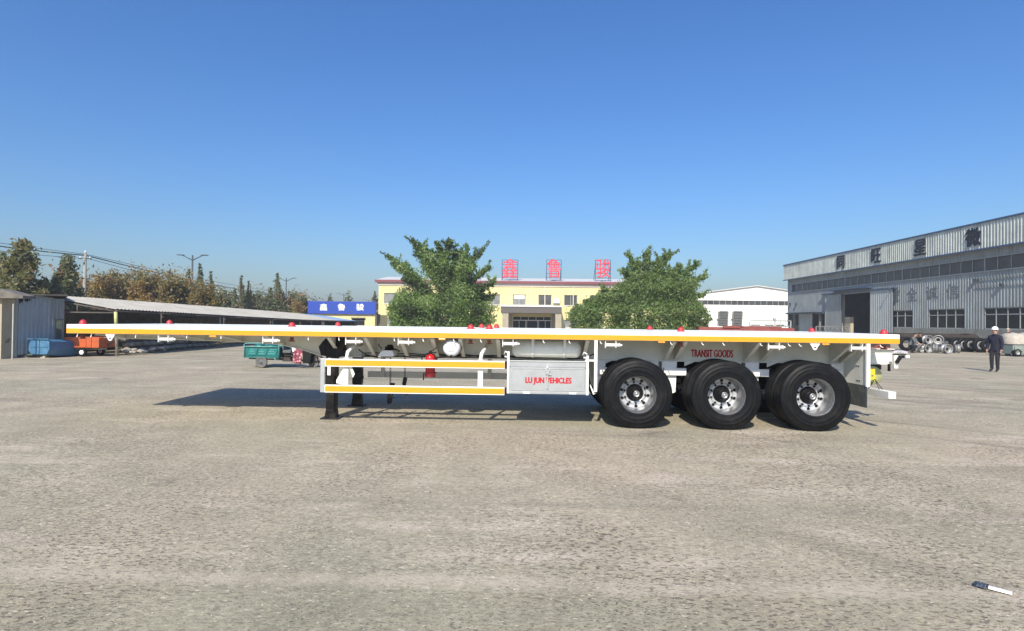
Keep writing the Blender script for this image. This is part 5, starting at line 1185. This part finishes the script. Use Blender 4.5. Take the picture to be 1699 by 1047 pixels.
for px, py, lab in ((368, 484, 'first low dull tree past the slim poplars by the tallest lamp'), (385, 488, 'second low dull tree past the slim poplars by the tallest lamp'), (432, 486, 'low dull-green tree just before the broad dark poplar'), (445, 494, 'lowest tree leaning against the broad dark poplar'), (485, 489, 'brownish bush right under the arms of the second street lamp'), (500, 491, 'brownish tree touching the edge of the blue sign board'), (410, 490, 'bush filling the foot of the two slim midway poplars'), (520, 505, 'small dull tree hidden behind the blue sign board')):
    tree(px, py, 44, 62+random.uniform(-3, 3), lab, LA if px in (485, 500) else LP, 4600, 'bush', zb=.05, leafs=.14)
for px, py, lab in ((548, 487, 'bare thin tree, the first above the blue sign board'), (578, 484, 'bare twiggy tree around the small street lamp above the blue sign'), (622, 484, 'small green tree in the gap between blue sign and office')):
    tree(px, py, 16 if px != 578 else 26, 100, lab, LP, 500 if px != 622 else 1500, leafs=.2, grp='thin trees behind the blue sign')
# long grey roof far behind the trees
FB = thing('far_factory', (at(400, 480, 110).x, 112, 0), 'long low grey hall seen faintly behind the poplars', 'building')
m = MB(); a, b_ = at(300, 480, 110), at(500, 500, 110); z0, z1 = at(320, 476, 110).z, at(480, 497, 110).z
m.prism([(a.x, 0), (b_.x, 0), (b_.x, z1*.92), (a.x, z0*.96)], 110, 125); m.build('wall', 'wkwall', FB)
m = MB(); m.prism([(a.x-.5, z0*.96+.01), (b_.x+.5, z1*.92+.01), (b_.x+.5, z1*.92+.3), (a.x-.5, z0*.96+.3)], 109.5, 125.5); m.build('roof', 'shedroof', FB)
# distant tree line closes the horizon
Pd = []
T = MB()
hd = thing('far_tree_belt', (0, 190, 0), 'x', 'woods')
for i in range(90):
    x = -210+i*4.9+random.uniform(-2, 2); Pd.append(blob((x, 190+random.uniform(-6, 6), 2.2), (3.4, 3, random.uniform(2.0, 3.6)), 260))
fb = leaf_mesh('woodland', np.concatenate(Pd), .6, LP, hd)
fb.parent = None; fb.location = (0, 190, 0); bpy.data.objects.remove(hd); tag(fb, 'far-off belt of dull green woodland closing the horizon', 'woods', kind='stuff')

# ================================================================== CARGO TRICYCLE
pz = gr(450, 611); YT = pz.y; 
def tX(px, d=0): return at(px, 590, YT+d).x
def tZ(py, px=450, d=0): return at(px, py, YT+d).z
M['teal_light'] = mat('lighter_teal_paint', (.018, .20, .185), .38, var=.25, scale=7)  # lighter teal that sets the pressed panels off from the box
TC = thing('cargo_tricycle', (tX(465), YT+.5, 0), 'teal three-wheeled cargo tricycle with a flowery cloth over its seat', 'tricycle')
xa, xb = tX(406), tX(462); z0, zm, z1 = tZ(594), tZ(576), tZ(570); Wt = .95
m = MB(); m.box(xa, xb, YT, YT+.02, z0, zm); m.box(xa, xb, YT+Wt-.02, YT+Wt, z0, zm); m.box(xa, xa+.02, YT+.021, YT+Wt-.021, z0, zm); m.box(xb-.02, xb, YT+.021, YT+Wt-.021, z0, zm); m.box(xa+.021, xb-.021, YT+.021, YT+Wt-.021, z0, z0+.02); bd = m.build('cargo_box', 'teal', TC)
m = MB()
for k in range(3):
    x = xa+.12+k*(xb-xa-.15)/3; w_ = (xb-xa)/3*.72
    m.prism([(x, z0+.08), (x+w_, z0+.08), (x+w_+.05, zm-.06), (x+.05, zm-.06)], YT-.02, YT-.0005)
m.build('pressed_panel', 'teal_light', bd, bevel=.01)
m = MB()
for k in range(3):
    x = xa+.15+k*(xb-xa-.15)/3
    for q in (.3, .6): m.box(x, x+.2, YT-.034, YT-.0205, z0+.08+(zm-z0-.14)*q-.008, z0+.08+(zm-z0-.14)*q+.008)
m.build('panel_rib', 'tealpipe', bd)
m = MB(); r = .018
for yy in (YT-.03, YT+Wt):
    m.tube([(xa, yy, z0), (xa-.01, yy, z1-.05), (xa+.03, yy, z1), (xb-.02, yy, z1+.02), (xb+.02, yy, z1), (xb+.02, yy, z0-.05), (xb-.08, yy, z0-.05), (xb-.13, yy, z0)], r, 6); m.tube([(xa, yy, zm+.01), (xb, yy, zm+.01)], r, 6)
m.build('rail', 'tealpipe', TC)
m = MB(); m.smooth = True
for (cx_, s) in ((.35, .2), (.75, .24)): 
    m.lathe([(-.05, 0), (-.05, s), (.04, s*.95), (.09, s*.5), (.1, 0)], (xa+cx_, YT+.35, zm+.0), 'z', 14)
m.build('load_cover', 'teal', TC)
m = MB(); m.tube([(xa+.1, YT+.1, z0-.03), (tX(522), YT+.42, z0-.12)], .022, 6); m.tube([(xa+.1, YT+Wt-.1, z0-.03), (tX(522), YT+.52, z0-.12)], .022, 6); m.tube([(xb+.03, YT+.3, zm), (xb+.03, YT+.3, z0)], .02, 6)
m.tube([(tX(505), YT+.47, z0-.1), (tX(512), YT+.47, z1+.05)], .02, 6); m.tube([(tX(514), YT+.47, tZ(580)), (tX(521), YT+.42, tZ(603))], .018, 6); m.tube([(tX(514), YT+.47, tZ(580)), (tX(521), YT+.52, tZ(603))], .018, 6)
m.box(xb+.05, tX(478), YT+.2, YT+.7, z0-.06, z0+.02); m.box(xb+.1, tX(480), YT+.25, YT+.65, z0+.06, z0+.13); m.prism([(tX(465), z0-.12), (tX(481), z0-.12), (tX(477), z0+.0), (tX(470), z0+.02)], YT+.15, YT+.3); m.build('frame', 'chassis', TC)
m = MB(); m.box(xb+.06, tX(479), YT+.15, YT+.75, tZ(586), tZ(581)); m.box(xb+.04, xb+.1, YT+.15, YT+.75, tZ(581), tZ(569)); m.build('seat', 'gcloth', TC, bevel=.02)
m = MB(); v = []
for i in range(9):
    for j in range(9): t, s = i/8, j/8; v.append((tX(483)+(tX(498)-tX(483))*t, YT+.12-.04*math.sin(t*9)*s+.25*(1-s)**2, tZ(572+2*t)+(tZ(602)-tZ(572))*s))
m.smooth = True; m.add(v, [(i*9+j, i*9+j+1, (i+1)*9+j+1, (i+1)*9+j) for i in range(8) for j in range(8)]); o = m.build('flowery_cloth', 'floral', TC); so_ = o.modifiers.new('thick', 'SOLIDIFY'); so_.thickness = .02
m = MB(); m.prism([(tX(498), tZ(603)), (tX(511), tZ(603)), (tX(513), tZ(585)), (tX(508), tZ(576)), (tX(498), tZ(573))], YT+.2, YT+.75); m.build('leg_shield', 'hose', TC, bevel=.02)
m = MB(); m.prism([(tX(479), tZ(569)), (tX(486), tZ(568)), (tX(484), tZ(584)), (tX(480), tZ(584))], YT+.25, YT+.27); m.build('side_screen', 'signwhite', TC)
m = MB(); m.tube([(tX(506), YT+.1, tZ(571)), (tX(510), YT+.47, tZ(573)), (tX(506), YT+.85, tZ(571))], .014, 6); m.build('handlebar', 'hubm', TC)
m = MB(); m.prism([(tX(508), tZ(592)), (tX(512), tZ(591)), (tX(522), tZ(590)), (tX(531), tZ(596)), (tX(531), tZ(597.5)), (tX(521), tZ(592)), (tX(512), tZ(594))], YT+.40, YT+.54); m.build('front_mudguard', 'chassis', TC)
def twheel(px, d, r):
    x = tX(px, d); m = MB(); m.lathe([(.0, r*.62), (-.035, r*.70), (-.045, r*.9), (-.02, r), (.02, r), (.045, r*.9), (.035, r*.70), (0, r*.62)], (x, YT+d, r), 'y', 28); o = m.build('wheel', 'dusty', TC)
    m = MB(); m.lathe([(-.03, r*.66), (-.02, r*.45), (-.03, r*.2), (-.05, r*.18), (-.05, 0)], (x, YT+d, r), 'y', 20); m.build('rim', 'gcloth', o)
M['dusty'] = mat('dusty_tyre', (.16, .145, .125), .9, var=.15, scale=20)
twheel(434, .04, .195); twheel(434, .9, .195); twheel(521, .47, .185)

# ================================================================== THINGS BEHIND THE TRAILER, centre right
YL = 36.0
def lx(px): return at(px, 540, YL).x
def lz(px, py): return at(px, py, YL).z
LT = thing('lowbed_trailer', (lx(1235), YL+1, 0), 'red low-loader trailer with two raised grey loading ramps', 'trailer')
MB().box(lx(1160), lx(1318), YL, YL+.15, lz(1235, 548), lz(1235, 540)).build('side_beam', 'brickred', LT) if False else None
M['lred'] = mat('faded_red_paint', (.24, .055, .045), .6, var=.15, scale=2, dirt=(.25, .10, .08), damt=.5, dscale=1)
m = MB(); m.box(lx(1160), lx(1318), YL, YL+2.4, lz(1235, 549), lz(1235, 543.4)); m.box(lx(1236), lx(1300), YL+.3, YL+1.9, lz(1235, 543.3), lz(1235, 541.3)); m.build('bed', 'lred', LT)
m = MB(); m.box(lx(1199), lx(1228), YL-.1, YL-.001, lz(1214, 544), lz(1214, 540.5)); m.build('side_board', 'lred', LT)
for k in range(3):
    for px in (1190, 1215, 1240): pass
for px in (1205, 1229):
    m = MB(); zt, zb_ = lz(px, 516.5), lz(px, 541); n = 9; dxs = (lx(px+5)-lx(px))*1.0
    x0 = lx(px-12); x1 = lx(px+5); sh = lx(px+5)-lx(px)
    for xx in (x0, x1-.08): m.add([(xx, YL+.3, zb_), (xx+.08, YL+.3, zb_), (xx+.08+sh, YL+.8, zt), (xx+sh, YL+.8, zt), (xx, YL+.42, zb_), (xx+.08, YL+.42, zb_), (xx+.08+sh, YL+.92, zt), (xx+sh, YL+.92, zt)], [(3,2,1,0),(4,5,6,7),(0,1,5,4),(1,2,6,5),(2,3,7,6),(3,0,4,7)])
    r = m.build('loading_ramp', 'galv', LT)
    m = MB()
    m.add([(x0+.08, YL+.37, zb_), (x1-.08, YL+.37, zb_), (x1-.08+sh, YL+.87, zt), (x0+.08+sh, YL+.87, zt)], [(0, 1, 2, 3)])
    for k in range(n+1):
        t = k/n; z = zb_+(zt-zb_)*t; m.box(x0+.081+sh*t, x1-.081+sh*t, YL+.27+.5*t, YL+.33+.5*t, z-.035, z+.035)
    m.build('ramp_rung', 'galv', r)
    m = MB(); m.tube([(x0-.02, YL+.5, (zb_+zt)/2-.1), (x0+.1, YL+.5, (zb_+zt)/2-.1)], .06, 8); m.build('ramp_hinge', 'chassis', r)
for px in (1175, 1195, 1285, 1305):
    m = MB(); m.lathe([(0, .2), (-.05, .3), (-.05, .45), (0, .48), (.25, .48), (.25, .2)], (lx(px), YL+.05, .48), 'y', 24); m.build('wheel', 'rubber', LT)
# white railed flat rack beyond
YR = 40.0
RT_ = thing('railed_rack', (at(1275, 540, YR).x, YR, 0), 'pale tubular railing of a cargo rack standing before the white warehouse', 'rack')
m = MB(); a, b_ = at(1244, 540, YR), at(1312, 540, YR); zt = at(1275, 532, YR).z; zb_ = at(1275, 541, YR).z
m.tube([(a.x, YR, 0), (a.x, YR, zt-.1), (a.x+.1, YR, zt), (b_.x, YR, zt)], .045, 6); m.tube([(a.x, YR, zb_), (b_.x, YR, zb_)], .05, 6); m.tube([(b_.x, YR, 0), (b_.x, YR, zt)], .045, 6)
for k in range(1, 8): x = a.x+(b_.x-a.x)*k/8; m.tube([(x, YR, 0), (x, YR, zt)], .03, 6)
m.build('railing', 'frame', RT_)
for (p0, p1) in ((1250, 1262), (1274, 1284), (1292, 1302)): m = MB(); m.box(at(p0, 540, YR).x, at(p1, 540, YR).x, YR+.05, YR+.5, at(p0, 541, YR).z, at(p0, 538.5, YR).z); m.build('packing_block', 'chassis', RT_)
p = at(1285.5, 528, YR+.6); m = MB(); m.tube([(p.x, YR+.6, 0), (p.x, YR+.6, p.z)], .04, 6); m.box(p.x-.1, p.x+.1, YR+.5, YR+.7, p.z-.2, p.z); m.build('beacon_post', 'frame', RT_)
YG = 30.0
M['rackg'] = mat('dull_rack_steel', (.17, .17, .16), .7, var=.2)
GR = thing('grey_rack', (at(1382, 545, YG).x, YG, 0), 'low grey welded frame rack in front of the dark workshop doorway', 'rack')
m = MB(); a, b_ = at(1354, 545, YG), at(1409, 545, YG); zt = at(1382, 542.3, YG).z; zb_ = zt-.32
for z in (zt, zb_): m.tube([(a.x, YG, z), (b_.x, YG, z)], .03, 6)
for k in range(9): x = a.x+(b_.x-a.x)*k/8; m.tube([(x, YG, zb_), (x, YG, zt)], .022, 6)
for x in (a.x, b_.x): m.tube([(x, YG, 0), (x, YG, zt)], .035, 6)
m.build('rack_frame', 'rackg', GR)

# rims, chassis and workers by the workshop
rimm = MB(); rimm.lathe([(-.12, .26), (-.13, .29), (-.115, .285), (-.10, .262), (-.05, .245), (.02, .24), (.02, .17), (-.0, .10), (-.02, .10), (-.0, .165), (.05, .235), (.10, .262), (.115, .285), (.13, .29), (.12, .26)], (0, 0, 0), 'y', 24)
holes_ = MB()
rim0 = None
def rim(px, py, Y, rz, lab, rx=0):
    global rim0
    p = at(px, py, Y)
    if rim0 is None:
        o = rimm.build('wheel_rim', 'alu2', None); rim0 = o
    else: o = rim0.copy(); COL.objects.link(o)
    o.location = p; o.rotation_euler = (rx, 0, rz); tag(o, lab, 'wheel rim', 'loose silver wheel rims')
    return o
M['alu2'] = mat('dusty_alloy', (.36, .36, .35), .5, .6, var=.15, scale=12, dirt=(.3, .29, .27), damt=.4, dscale=9)
Yr = 27.3
z_ = .29
bl = [(1526.4, 'silver wheel rim at the end of the ground row nearest the crouching workers', .5), (1538.8, 'second silver rim of the ground row, counting from the workers', .2), (1552, 'third silver rim of the ground row, turned sideways', 1.0),
      (1560, 'fourth silver rim of the ground row, mostly behind the front one', 1.2), (1571.5, 'largest-looking silver rim, facing out at the front of the row', .15), (1587, 'silver rim lying sideways at the far end of the ground row', 1.25)]
for k, (px, lab, rz) in enumerate(bl):
    YY = Yr-(.9 if k == 4 else 0)+(.3 if k in (3,) else 0); o = rim(px, 578, YY, rz, lab); o.location.z = z_
for px, lab in ((1539.5, 'silver wheel rim resting on top of the ground row'), (1556.5, 'smaller tilted silver rim on top of the ground row')):
    o = rim(px, 566, Yr+.05, .15 if px < 1550 else -.5, lab); o.location.z = z_+.52
CH = thing('axle_stack', (at(1560, 570, 30).x, 30, 0), 'dark oily trailer chassis with black tyres parked along the workshop wall', 'chassis')
YC2 = 29.6
def kx(px, Y=YC2): return at(px, 570, Y).x
m = MB(); z0, z1 = at(1560, 560.5, YC2).z, at(1560, 555, YC2).z
m.box(kx(1494), kx(1622), YC2, YC2+.2, z0, z1); m.box(kx(1494), kx(1640), YC2+1.2, YC2+1.4, z0-.1, z1+.05)
for k in range(9): x = kx(1500)+k*.5; m.box(x, x+.09, YC2+.201, YC2+1.199, z0, z1-.02)
m.prism([(kx(1612), z1+.05), (kx(1622), z1+.08), (kx(1640), z0-.25), (kx(1640), .3), (kx(1612), .3)], YC2+.2, YC2+1.0); m.build('frame', 'chassis', CH)
for px, dy in ((1502, 0), (1519, .1), (1533, .0), (1550, 0), (1568, .0), (1585, 0), (1597, -.1), (1608, -.2), (1624, -.9), (1637, -1)):
    m = MB(); x = kx(px, YC2+dy); m.lathe([(0, .24), (-.09, .27), (-.11, .42), (-.08, .47), (.08, .47), (.11, .42), (.09, .27), (0, .24)], (x, YC2-.1+dy, .47), 'y', 24); o = m.build('tyre', 'rubber', CH)
    if px in (1597, 1608, 1624, 1585):
        m = MB(); m.lathe([(-.10, .26), (-.12, .235), (-.06, .2), (-.05, .12)], (x, YC2-.1+dy, .47), 'y', 20); m.build('rim', 'alu2', o)
# plastic sheet and red scrap
m = MB(); n = 14; v = []
for i in range(n+1):
    for j in range(7): p = at(1480+26*i/n, 581, 24+j*.22); v.append((p.x, 24+j*.22, .08+.10*abs(math.sin(i*1.7+j))*math.sin(math.pi*i/n)+.09*math.sin(math.pi*j/6)))
m.add(v, [(i*7+j, i*7+j+1, (i+1)*7+j+1, (i+1)*7+j) for i in range(n) for j in range(6)]); tag(m.build('plastic_sheet', 'sheet'), 'crumpled white plastic sheet on the ground beyond the trailer tail', 'plastic sheet')
RS = thing('scrap_frame', (at(1465, 575, 25).x, 25, 0), 'dark red and black scrap frame on the ground beyond the trailer tail', 'scrap')
m = MB(); p0, p1 = at(1444, 575, 25), at(1486, 575, 25); m.box(p0.x, p1.x-.3, 25, 25.12, .28, .42); m.tube([(p0.x, 25, .2), (p0.x+.5, 25.1, .5), (p1.x, 25.2, .2)], .05, 6); m.build('red_bar', 'brown', RS)
m = MB(); m.box(p0.x-.1, p1.x, 25.4, 25.9, .0, .25); m.box(p0.x+.2, p1.x-.1, 25.3, 25.8, .4, .62); m.build('black_part', 'chassis', RS, bevel=.03)
# grey machine at the frame edge
MC = thing('engine_cart', (at(1700, 575, 25).x, 25, 0), 'grey-green engine on a small wheeled cart beside the helmeted man, under a pale cover', 'machine')
Ym = 24.0; a, b_ = at(1681, 575, Ym).x, at(1740, 575, Ym).x
m = MB(); m.box(a, b_, Ym, Ym+1.0, at(1690, 588, Ym).z, at(1690, 572, Ym).z); m.box(a+.05, a+.5, Ym-.08, Ym-.001, at(1690, 583, Ym).z, at(1690, 575, Ym).z); m.build('body', 'machine', MC, bevel=.04)
m = MB(); v = []; n = 10
for i in range(n+1):
    for j in range(9):
        an = math.pi*j/8; v.append((a-.02+(b_-a)*i/n, Ym+.5-.55*math.cos(an), at(1690, 572, Ym).z+.02+(.62+.05*math.sin(i*2.1+j))*math.sin(an)**.6))
m.smooth = True; m.add(v, [(i*9+j, i*9+j+1, (i+1)*9+j+1, (i+1)*9+j) for i in range(n) for j in range(8)]+[tuple(range(9)), tuple(range(n*9, n*9+9))]); m.build('pale_cover', 'pale', MC)
for px in (1687, 1712):
    m = MB(); m.lathe([(0, .1), (-.06, .13), (-.06, .2), (0, .23), (.1, .23), (.1, .1)], (at(px, 585, Ym).x, Ym-.02, .23), 'y', 20); o = m.build('wheel', 'rubber', MC); m = MB(); m.lathe([(-.02, 0), (-.03, .10), (-.05, .13)], (at(px, 585, Ym).x, Ym-.02, .23), 'y', 14); m.build('rim', 'alu2', o)

# litter near the camera
p = gr(1648, 979); q0, q1 = gr(1617, 970), gr(1680, 987); dv = (q1-q0).normalized(); nv_ = Vector((-dv.y, dv.x, 0)); L_ = (q1-q0).length
LT2 = thing('litter_wrapper', (q0+q1)/2, 'white and dark blue crushed packaging strip lying on the yard', 'litter')
def strip(t0, t1, w0, w1, mt, nm, hh):
    m = MB(); n = 10; v = []
    for i in range(n+1):
        t = t0+(t1-t0)*i/n; c = q0+dv*(L_*t)
        for j in range(5): s = j/4-.5; ww = w0+(w1-w0)*i/n; v.append(c+nv_*(s*ww)+Vector((0, 0, .006+hh*(1-(2*s)**2)*(.6+.6*random.random()))))
    m.add(v, [(i*5+j, i*5+j+1, (i+1)*5+j+1, (i+1)*5+j) for i in range(n) for j in range(4)]); m.build(nm, mt, LT2)
strip(0, .38, .085, .075, 'wrap', 'dark_wrapper', .022); strip(.385, 1, .055, .048, 'paper', 'white_strip', .012)

# ================================================================== PEOPLE
def person(name, base, H, joints, edges, radii, mats, matfn, label, yaw=0, helmet=None, hairp=True, root=0, face=True):
    T = thing(name, base, label, 'person'); me = bpy.data.meshes.new('body'); me.from_pydata([Vector(j)*H for j in joints], edges, [])
    ob = bpy.data.objects.new('body', me); COL.objects.link(ob)
    sk = ob.modifiers.new('s', 'SKIN'); sk.use_smooth_shade = True; ss = ob.modifiers.new('u', 'SUBSURF'); ss.levels = 2; ss.render_levels = 2
    for i, r in enumerate(radii):
        d = me.skin_vertices[0].data[i]; rr = r if isinstance(r, tuple) else (r, r); d.radius = (rr[0]*H, rr[1]*H); d.use_root = (i == root)
    bpy.context.view_layer.update(); dg = bpy.context.evaluated_depsgraph_get(); nm = bpy.data.meshes.new_from_object(ob.evaluated_get(dg))
    bpy.data.objects.remove(ob)
    for k in mats: nm.materials.append(M[k])
    for p in nm.polygons: p.material_index = matfn(p.center/H); p.use_smooth = True
    b = bpy.data.objects.new('body', nm); COL.objects.link(b); b.parent = T; T.rotation_euler.z = yaw
    ORG[T.name] = Vector((0, 0, 0)); return T
# standing pose; local frame: faces -Y; index list
J = [(0, 0, .53), (0, .005, .60), (0, .0, .70), (0, .005, .80), (0, .0, .845), (0, -.008, .885), (0, -.01, .935), (0, -.008, .975),
     (.055, 0, .50), (.052, -.022, .29), (.045, .012, .055), (.048, -.075, .022),
     (-.055, 0, .50), (-.062, -.01, .29), (-.072, .03, .055), (-.082, -.055, .022),
     (.098, .0, .795), (.128, .012, .65), (.132, -.03, .515), (.130, -.045, .465),
     (-.098, .0, .795), (-.132, .012, .65), (-.140, -.03, .515), (-.138, -.045, .465)]
Eg = [(0, 1), (1, 2), (2, 3), (3, 4), (4, 5), (5, 6), (6, 7), (0, 8), (8, 9), (9, 10), (10, 11), (0, 12), (12, 13), (13, 14), (14, 15), (3, 16), (16, 17), (17, 18), (18, 19), (3, 20), (20, 21), (21, 22), (22, 23)]
Rd = [(.085, .06), (.088, .062), (.098, .068), (.09, .06), (.035, .035), (.04, .048), (.045, .056), (.03, .036), (.055, .058), (.042, .044), (.030, .032), (.026, .018), (.055, .058), (.042, .044), (.030, .032), (.026, .018),
      (.042, .045), (.034, .036), (.025, .026), (.018, .024), (.042, .045), (.034, .036), (.025, .026), (.018, .024)]
def mf(c):
    if c.z > .868 or (c.z > .85 and abs(c.x) < .04): return 2
    if abs(c.x) > .115 and .40 < c.z < .505: return 2
    if c.z > .465: return 0
    return 3 if c.z < .045 else 1
def add_head(T, H, hat, cz=.935, cy=-.01, cx=0, tilt=0, jk='navy'):
    def S(name, mt, parts):
        m = MB(); m.smooth = True
        for (c, r) in parts:
            bm = bmesh.new(); bmesh.ops.create_uvsphere(bm, u_segments=16, v_segments=10, radius=1)
            m.add([((cx+c[0]+v.co.x*r[0])*H, (cy+c[1]+v.co.y*r[1])*H, (cz+c[2]+v.co.z*r[2])*H) for v in bm.verts], [tuple(v.index for v in f.verts) for f in bm.faces]); bm.free()
        return m.build(name, mt, T, org=(0, 0, 0))
    S('nose', 'skin', [((0, -.060, -.006), (.009, .014, .016))]); S('ear', 'skin', [((.049, .0, -.004), (.006, .012, .018)), ((-.049, 0, -.004), (.006, .012, .018))])
    S('eye', 'hair', [((.018, -.052, .008), (.007, .006, .004)), ((-.018, -.052, .008), (.007, .006, .004))]); S('mouth', 'brown', [((0, -.052, -.030), (.011, .005, .002))])
    if hat == 'helmet':
        m = MB(); m.lathe([(.024, .072), (.022, .063), (.028, .0625), (.060, .058), (.084, .042), (.096, .02), (.099, 0)], (0, 0, 0), 'z', 24)
        m.v = [((cx+x*1.0)*H, (cy+y*1.12-.004)*H, (cz+z)*H) for x, y, z in m.v]; m.build('hard_hat', 'helmet', T, org=(0, 0, 0))
    elif hat == 'cap':
        S('cap', 'pale', [((0, .004, .022), (.056, .062, .038)), ((0, -.06, .02), (.035, .035, .006))])
    else: S('hair', 'hair', [((0, .010, .018), (.053, .058, .042))])
    # hands: palm is part of the body; five fingers each
def fingers(T, H, wr, sx):
    m = MB(); m.smooth = True; px_, py_, pz_ = wr
    for k, (dy, l) in enumerate(((-.016, .038), (-.006, .044), (.004, .040), (.013, .032))):
        m.tube([((px_)*H, (py_+dy)*H, (pz_-.01)*H), ((px_-sx*.003)*H, (py_+dy-.002)*H, (pz_-.01-l*.55)*H), ((px_-sx*.012)*H, (py_+dy-.003)*H, (pz_-.01-l)*H)], [.0055*H, .005*H, .004*H], 6)
    m.tube([((px_)*H, (py_-.014)*H, (pz_+.010)*H), ((px_-sx*.006)*H, (py_-.032)*H, (pz_-.008)*H), ((px_-sx*.008)*H, (py_-.036)*H, (pz_-.022)*H)], [.006*H, .0055*H, .004*H], 6)
    m.build('fingers', 'skin', T, org=(0, 0, 0))
pp_ = gr(1651, 617); Hh = 1.62
mats_ = ['navy', 'jean', 'skin', 'hair']
PS = person('person', (pp_.x, pp_.y, 0), Hh, J, Eg, Rd, mats_, mf, 'person in white hard hat, navy jacket and dark trousers standing on the open yard', yaw=R(-62))
add_head(PS, Hh, 'helmet'); fingers(PS, Hh, J[19], 1); fingers(PS, Hh, J[23], -1)
# jacket hem, collar
m = MB(); m.lathe([(0, .05), (0, .052), (.01, .05)], (0, 0, .60), 'z', 28); m.v = [(x*Hh, y*Hh*.72, z*Hh) for x, y, z in m.v]
m = MB(); m.lathe([(0, .050), (.0, .056), (.03, .050), (.03, .044)], (0, 0, .83), 'z', 20); m.v = [(x*Hh, y*Hh, z*Hh) for x, y, z in m.v]; m.build('collar', 'navy', PS, org=(0, 0, 0))
# cap worker behind
pc = at(1672, 560, 25)
PS2 = person('person', (pc.x, 25, 0), 1.60, J, Eg, Rd, ['gcloth2', 'jean', 'skin', 'hair'] if False else ['jean', 'jean', 'skin', 'hair'], mf, 'person in dark clothes and a pale cap, partly hidden behind the white-helmeted man', yaw=R(20))
add_head(PS2, 1.60, 'cap'); fingers(PS2, 1.6, J[19], 1); fingers(PS2, 1.6, J[23], -1)
# two crouching workers: knees bent, body leaning
JC = [(0, .08, .26), (0, .05, .33), (0, -.0, .43), (0, -.05, .52), (0, -.07, .565), (0, -.085, .60), (0, -.095, .65), (0, -.09, .69),
      (.06, .06, .25), (.085, -.13, .27), (.075, .02, .055), (.075, -.05, .022), (-.06, .06, .25), (-.085, -.13, .25), (-.075, .02, .055), (-.075, -.05, .022),
      (.10, -.05, .52), (.13, -.10, .39), (.08, -.20, .33), (.07, -.235, .32), (-.10, -.05, .52), (-.13, -.12, .39), (-.07, -.21, .34), (-.06, -.245, .33)]
def mc(c):
    if c.z > .56: return 2
    if c.y < -.205: return 2
    if c.z > .30 and not (abs(c.x) > .05 and c.y < -.16 and c.z < .3): return 0
    return 3 if c.z < .045 else 1
for px, YY, yw, jk, lab in ((1513.5, 26.6, R(40), 'gcloth', 'crouching person in a grey jacket working beside the silver wheel rims'), (1526, 27.9, R(-30), 'hubm', 'crouching person in black next to the grey-jacketed one, near the rims')):
    p = at(px, 570, YY); Tm = person('person', (p.x, YY, 0), 1.75, JC, Eg, Rd, [jk, 'jean', 'skin', 'hair'], mc, lab, yaw=yw)
    add_head(Tm, 1.75, 'hair', .65, -.095); fingers(Tm, 1.75, JC[19], 1); fingers(Tm, 1.75, JC[23], -1)

# ================================================================== AIR
hb = MB().box(-420, 420, -60, 420, -1.0, 16.0).build('haze', 'tar')
hm = bpy.data.materials.new('thin_haze'); hm.use_nodes = True; t = hm.node_tree; t.nodes.clear()
vo = t.nodes.new('ShaderNodeVolumePrincipled'); vo.inputs['Density'].default_value = .0010; vo.inputs['Color'].default_value = (.86, .90, .96, 1); vo.inputs['Anisotropy'].default_value = .1
ou = t.nodes.new('ShaderNodeOutputMaterial'); t.links.new(vo.outputs[0], ou.inputs['Volume']); hb.data.materials.clear(); hb.data.materials.append(hm); tag(hb, kind='stuff')
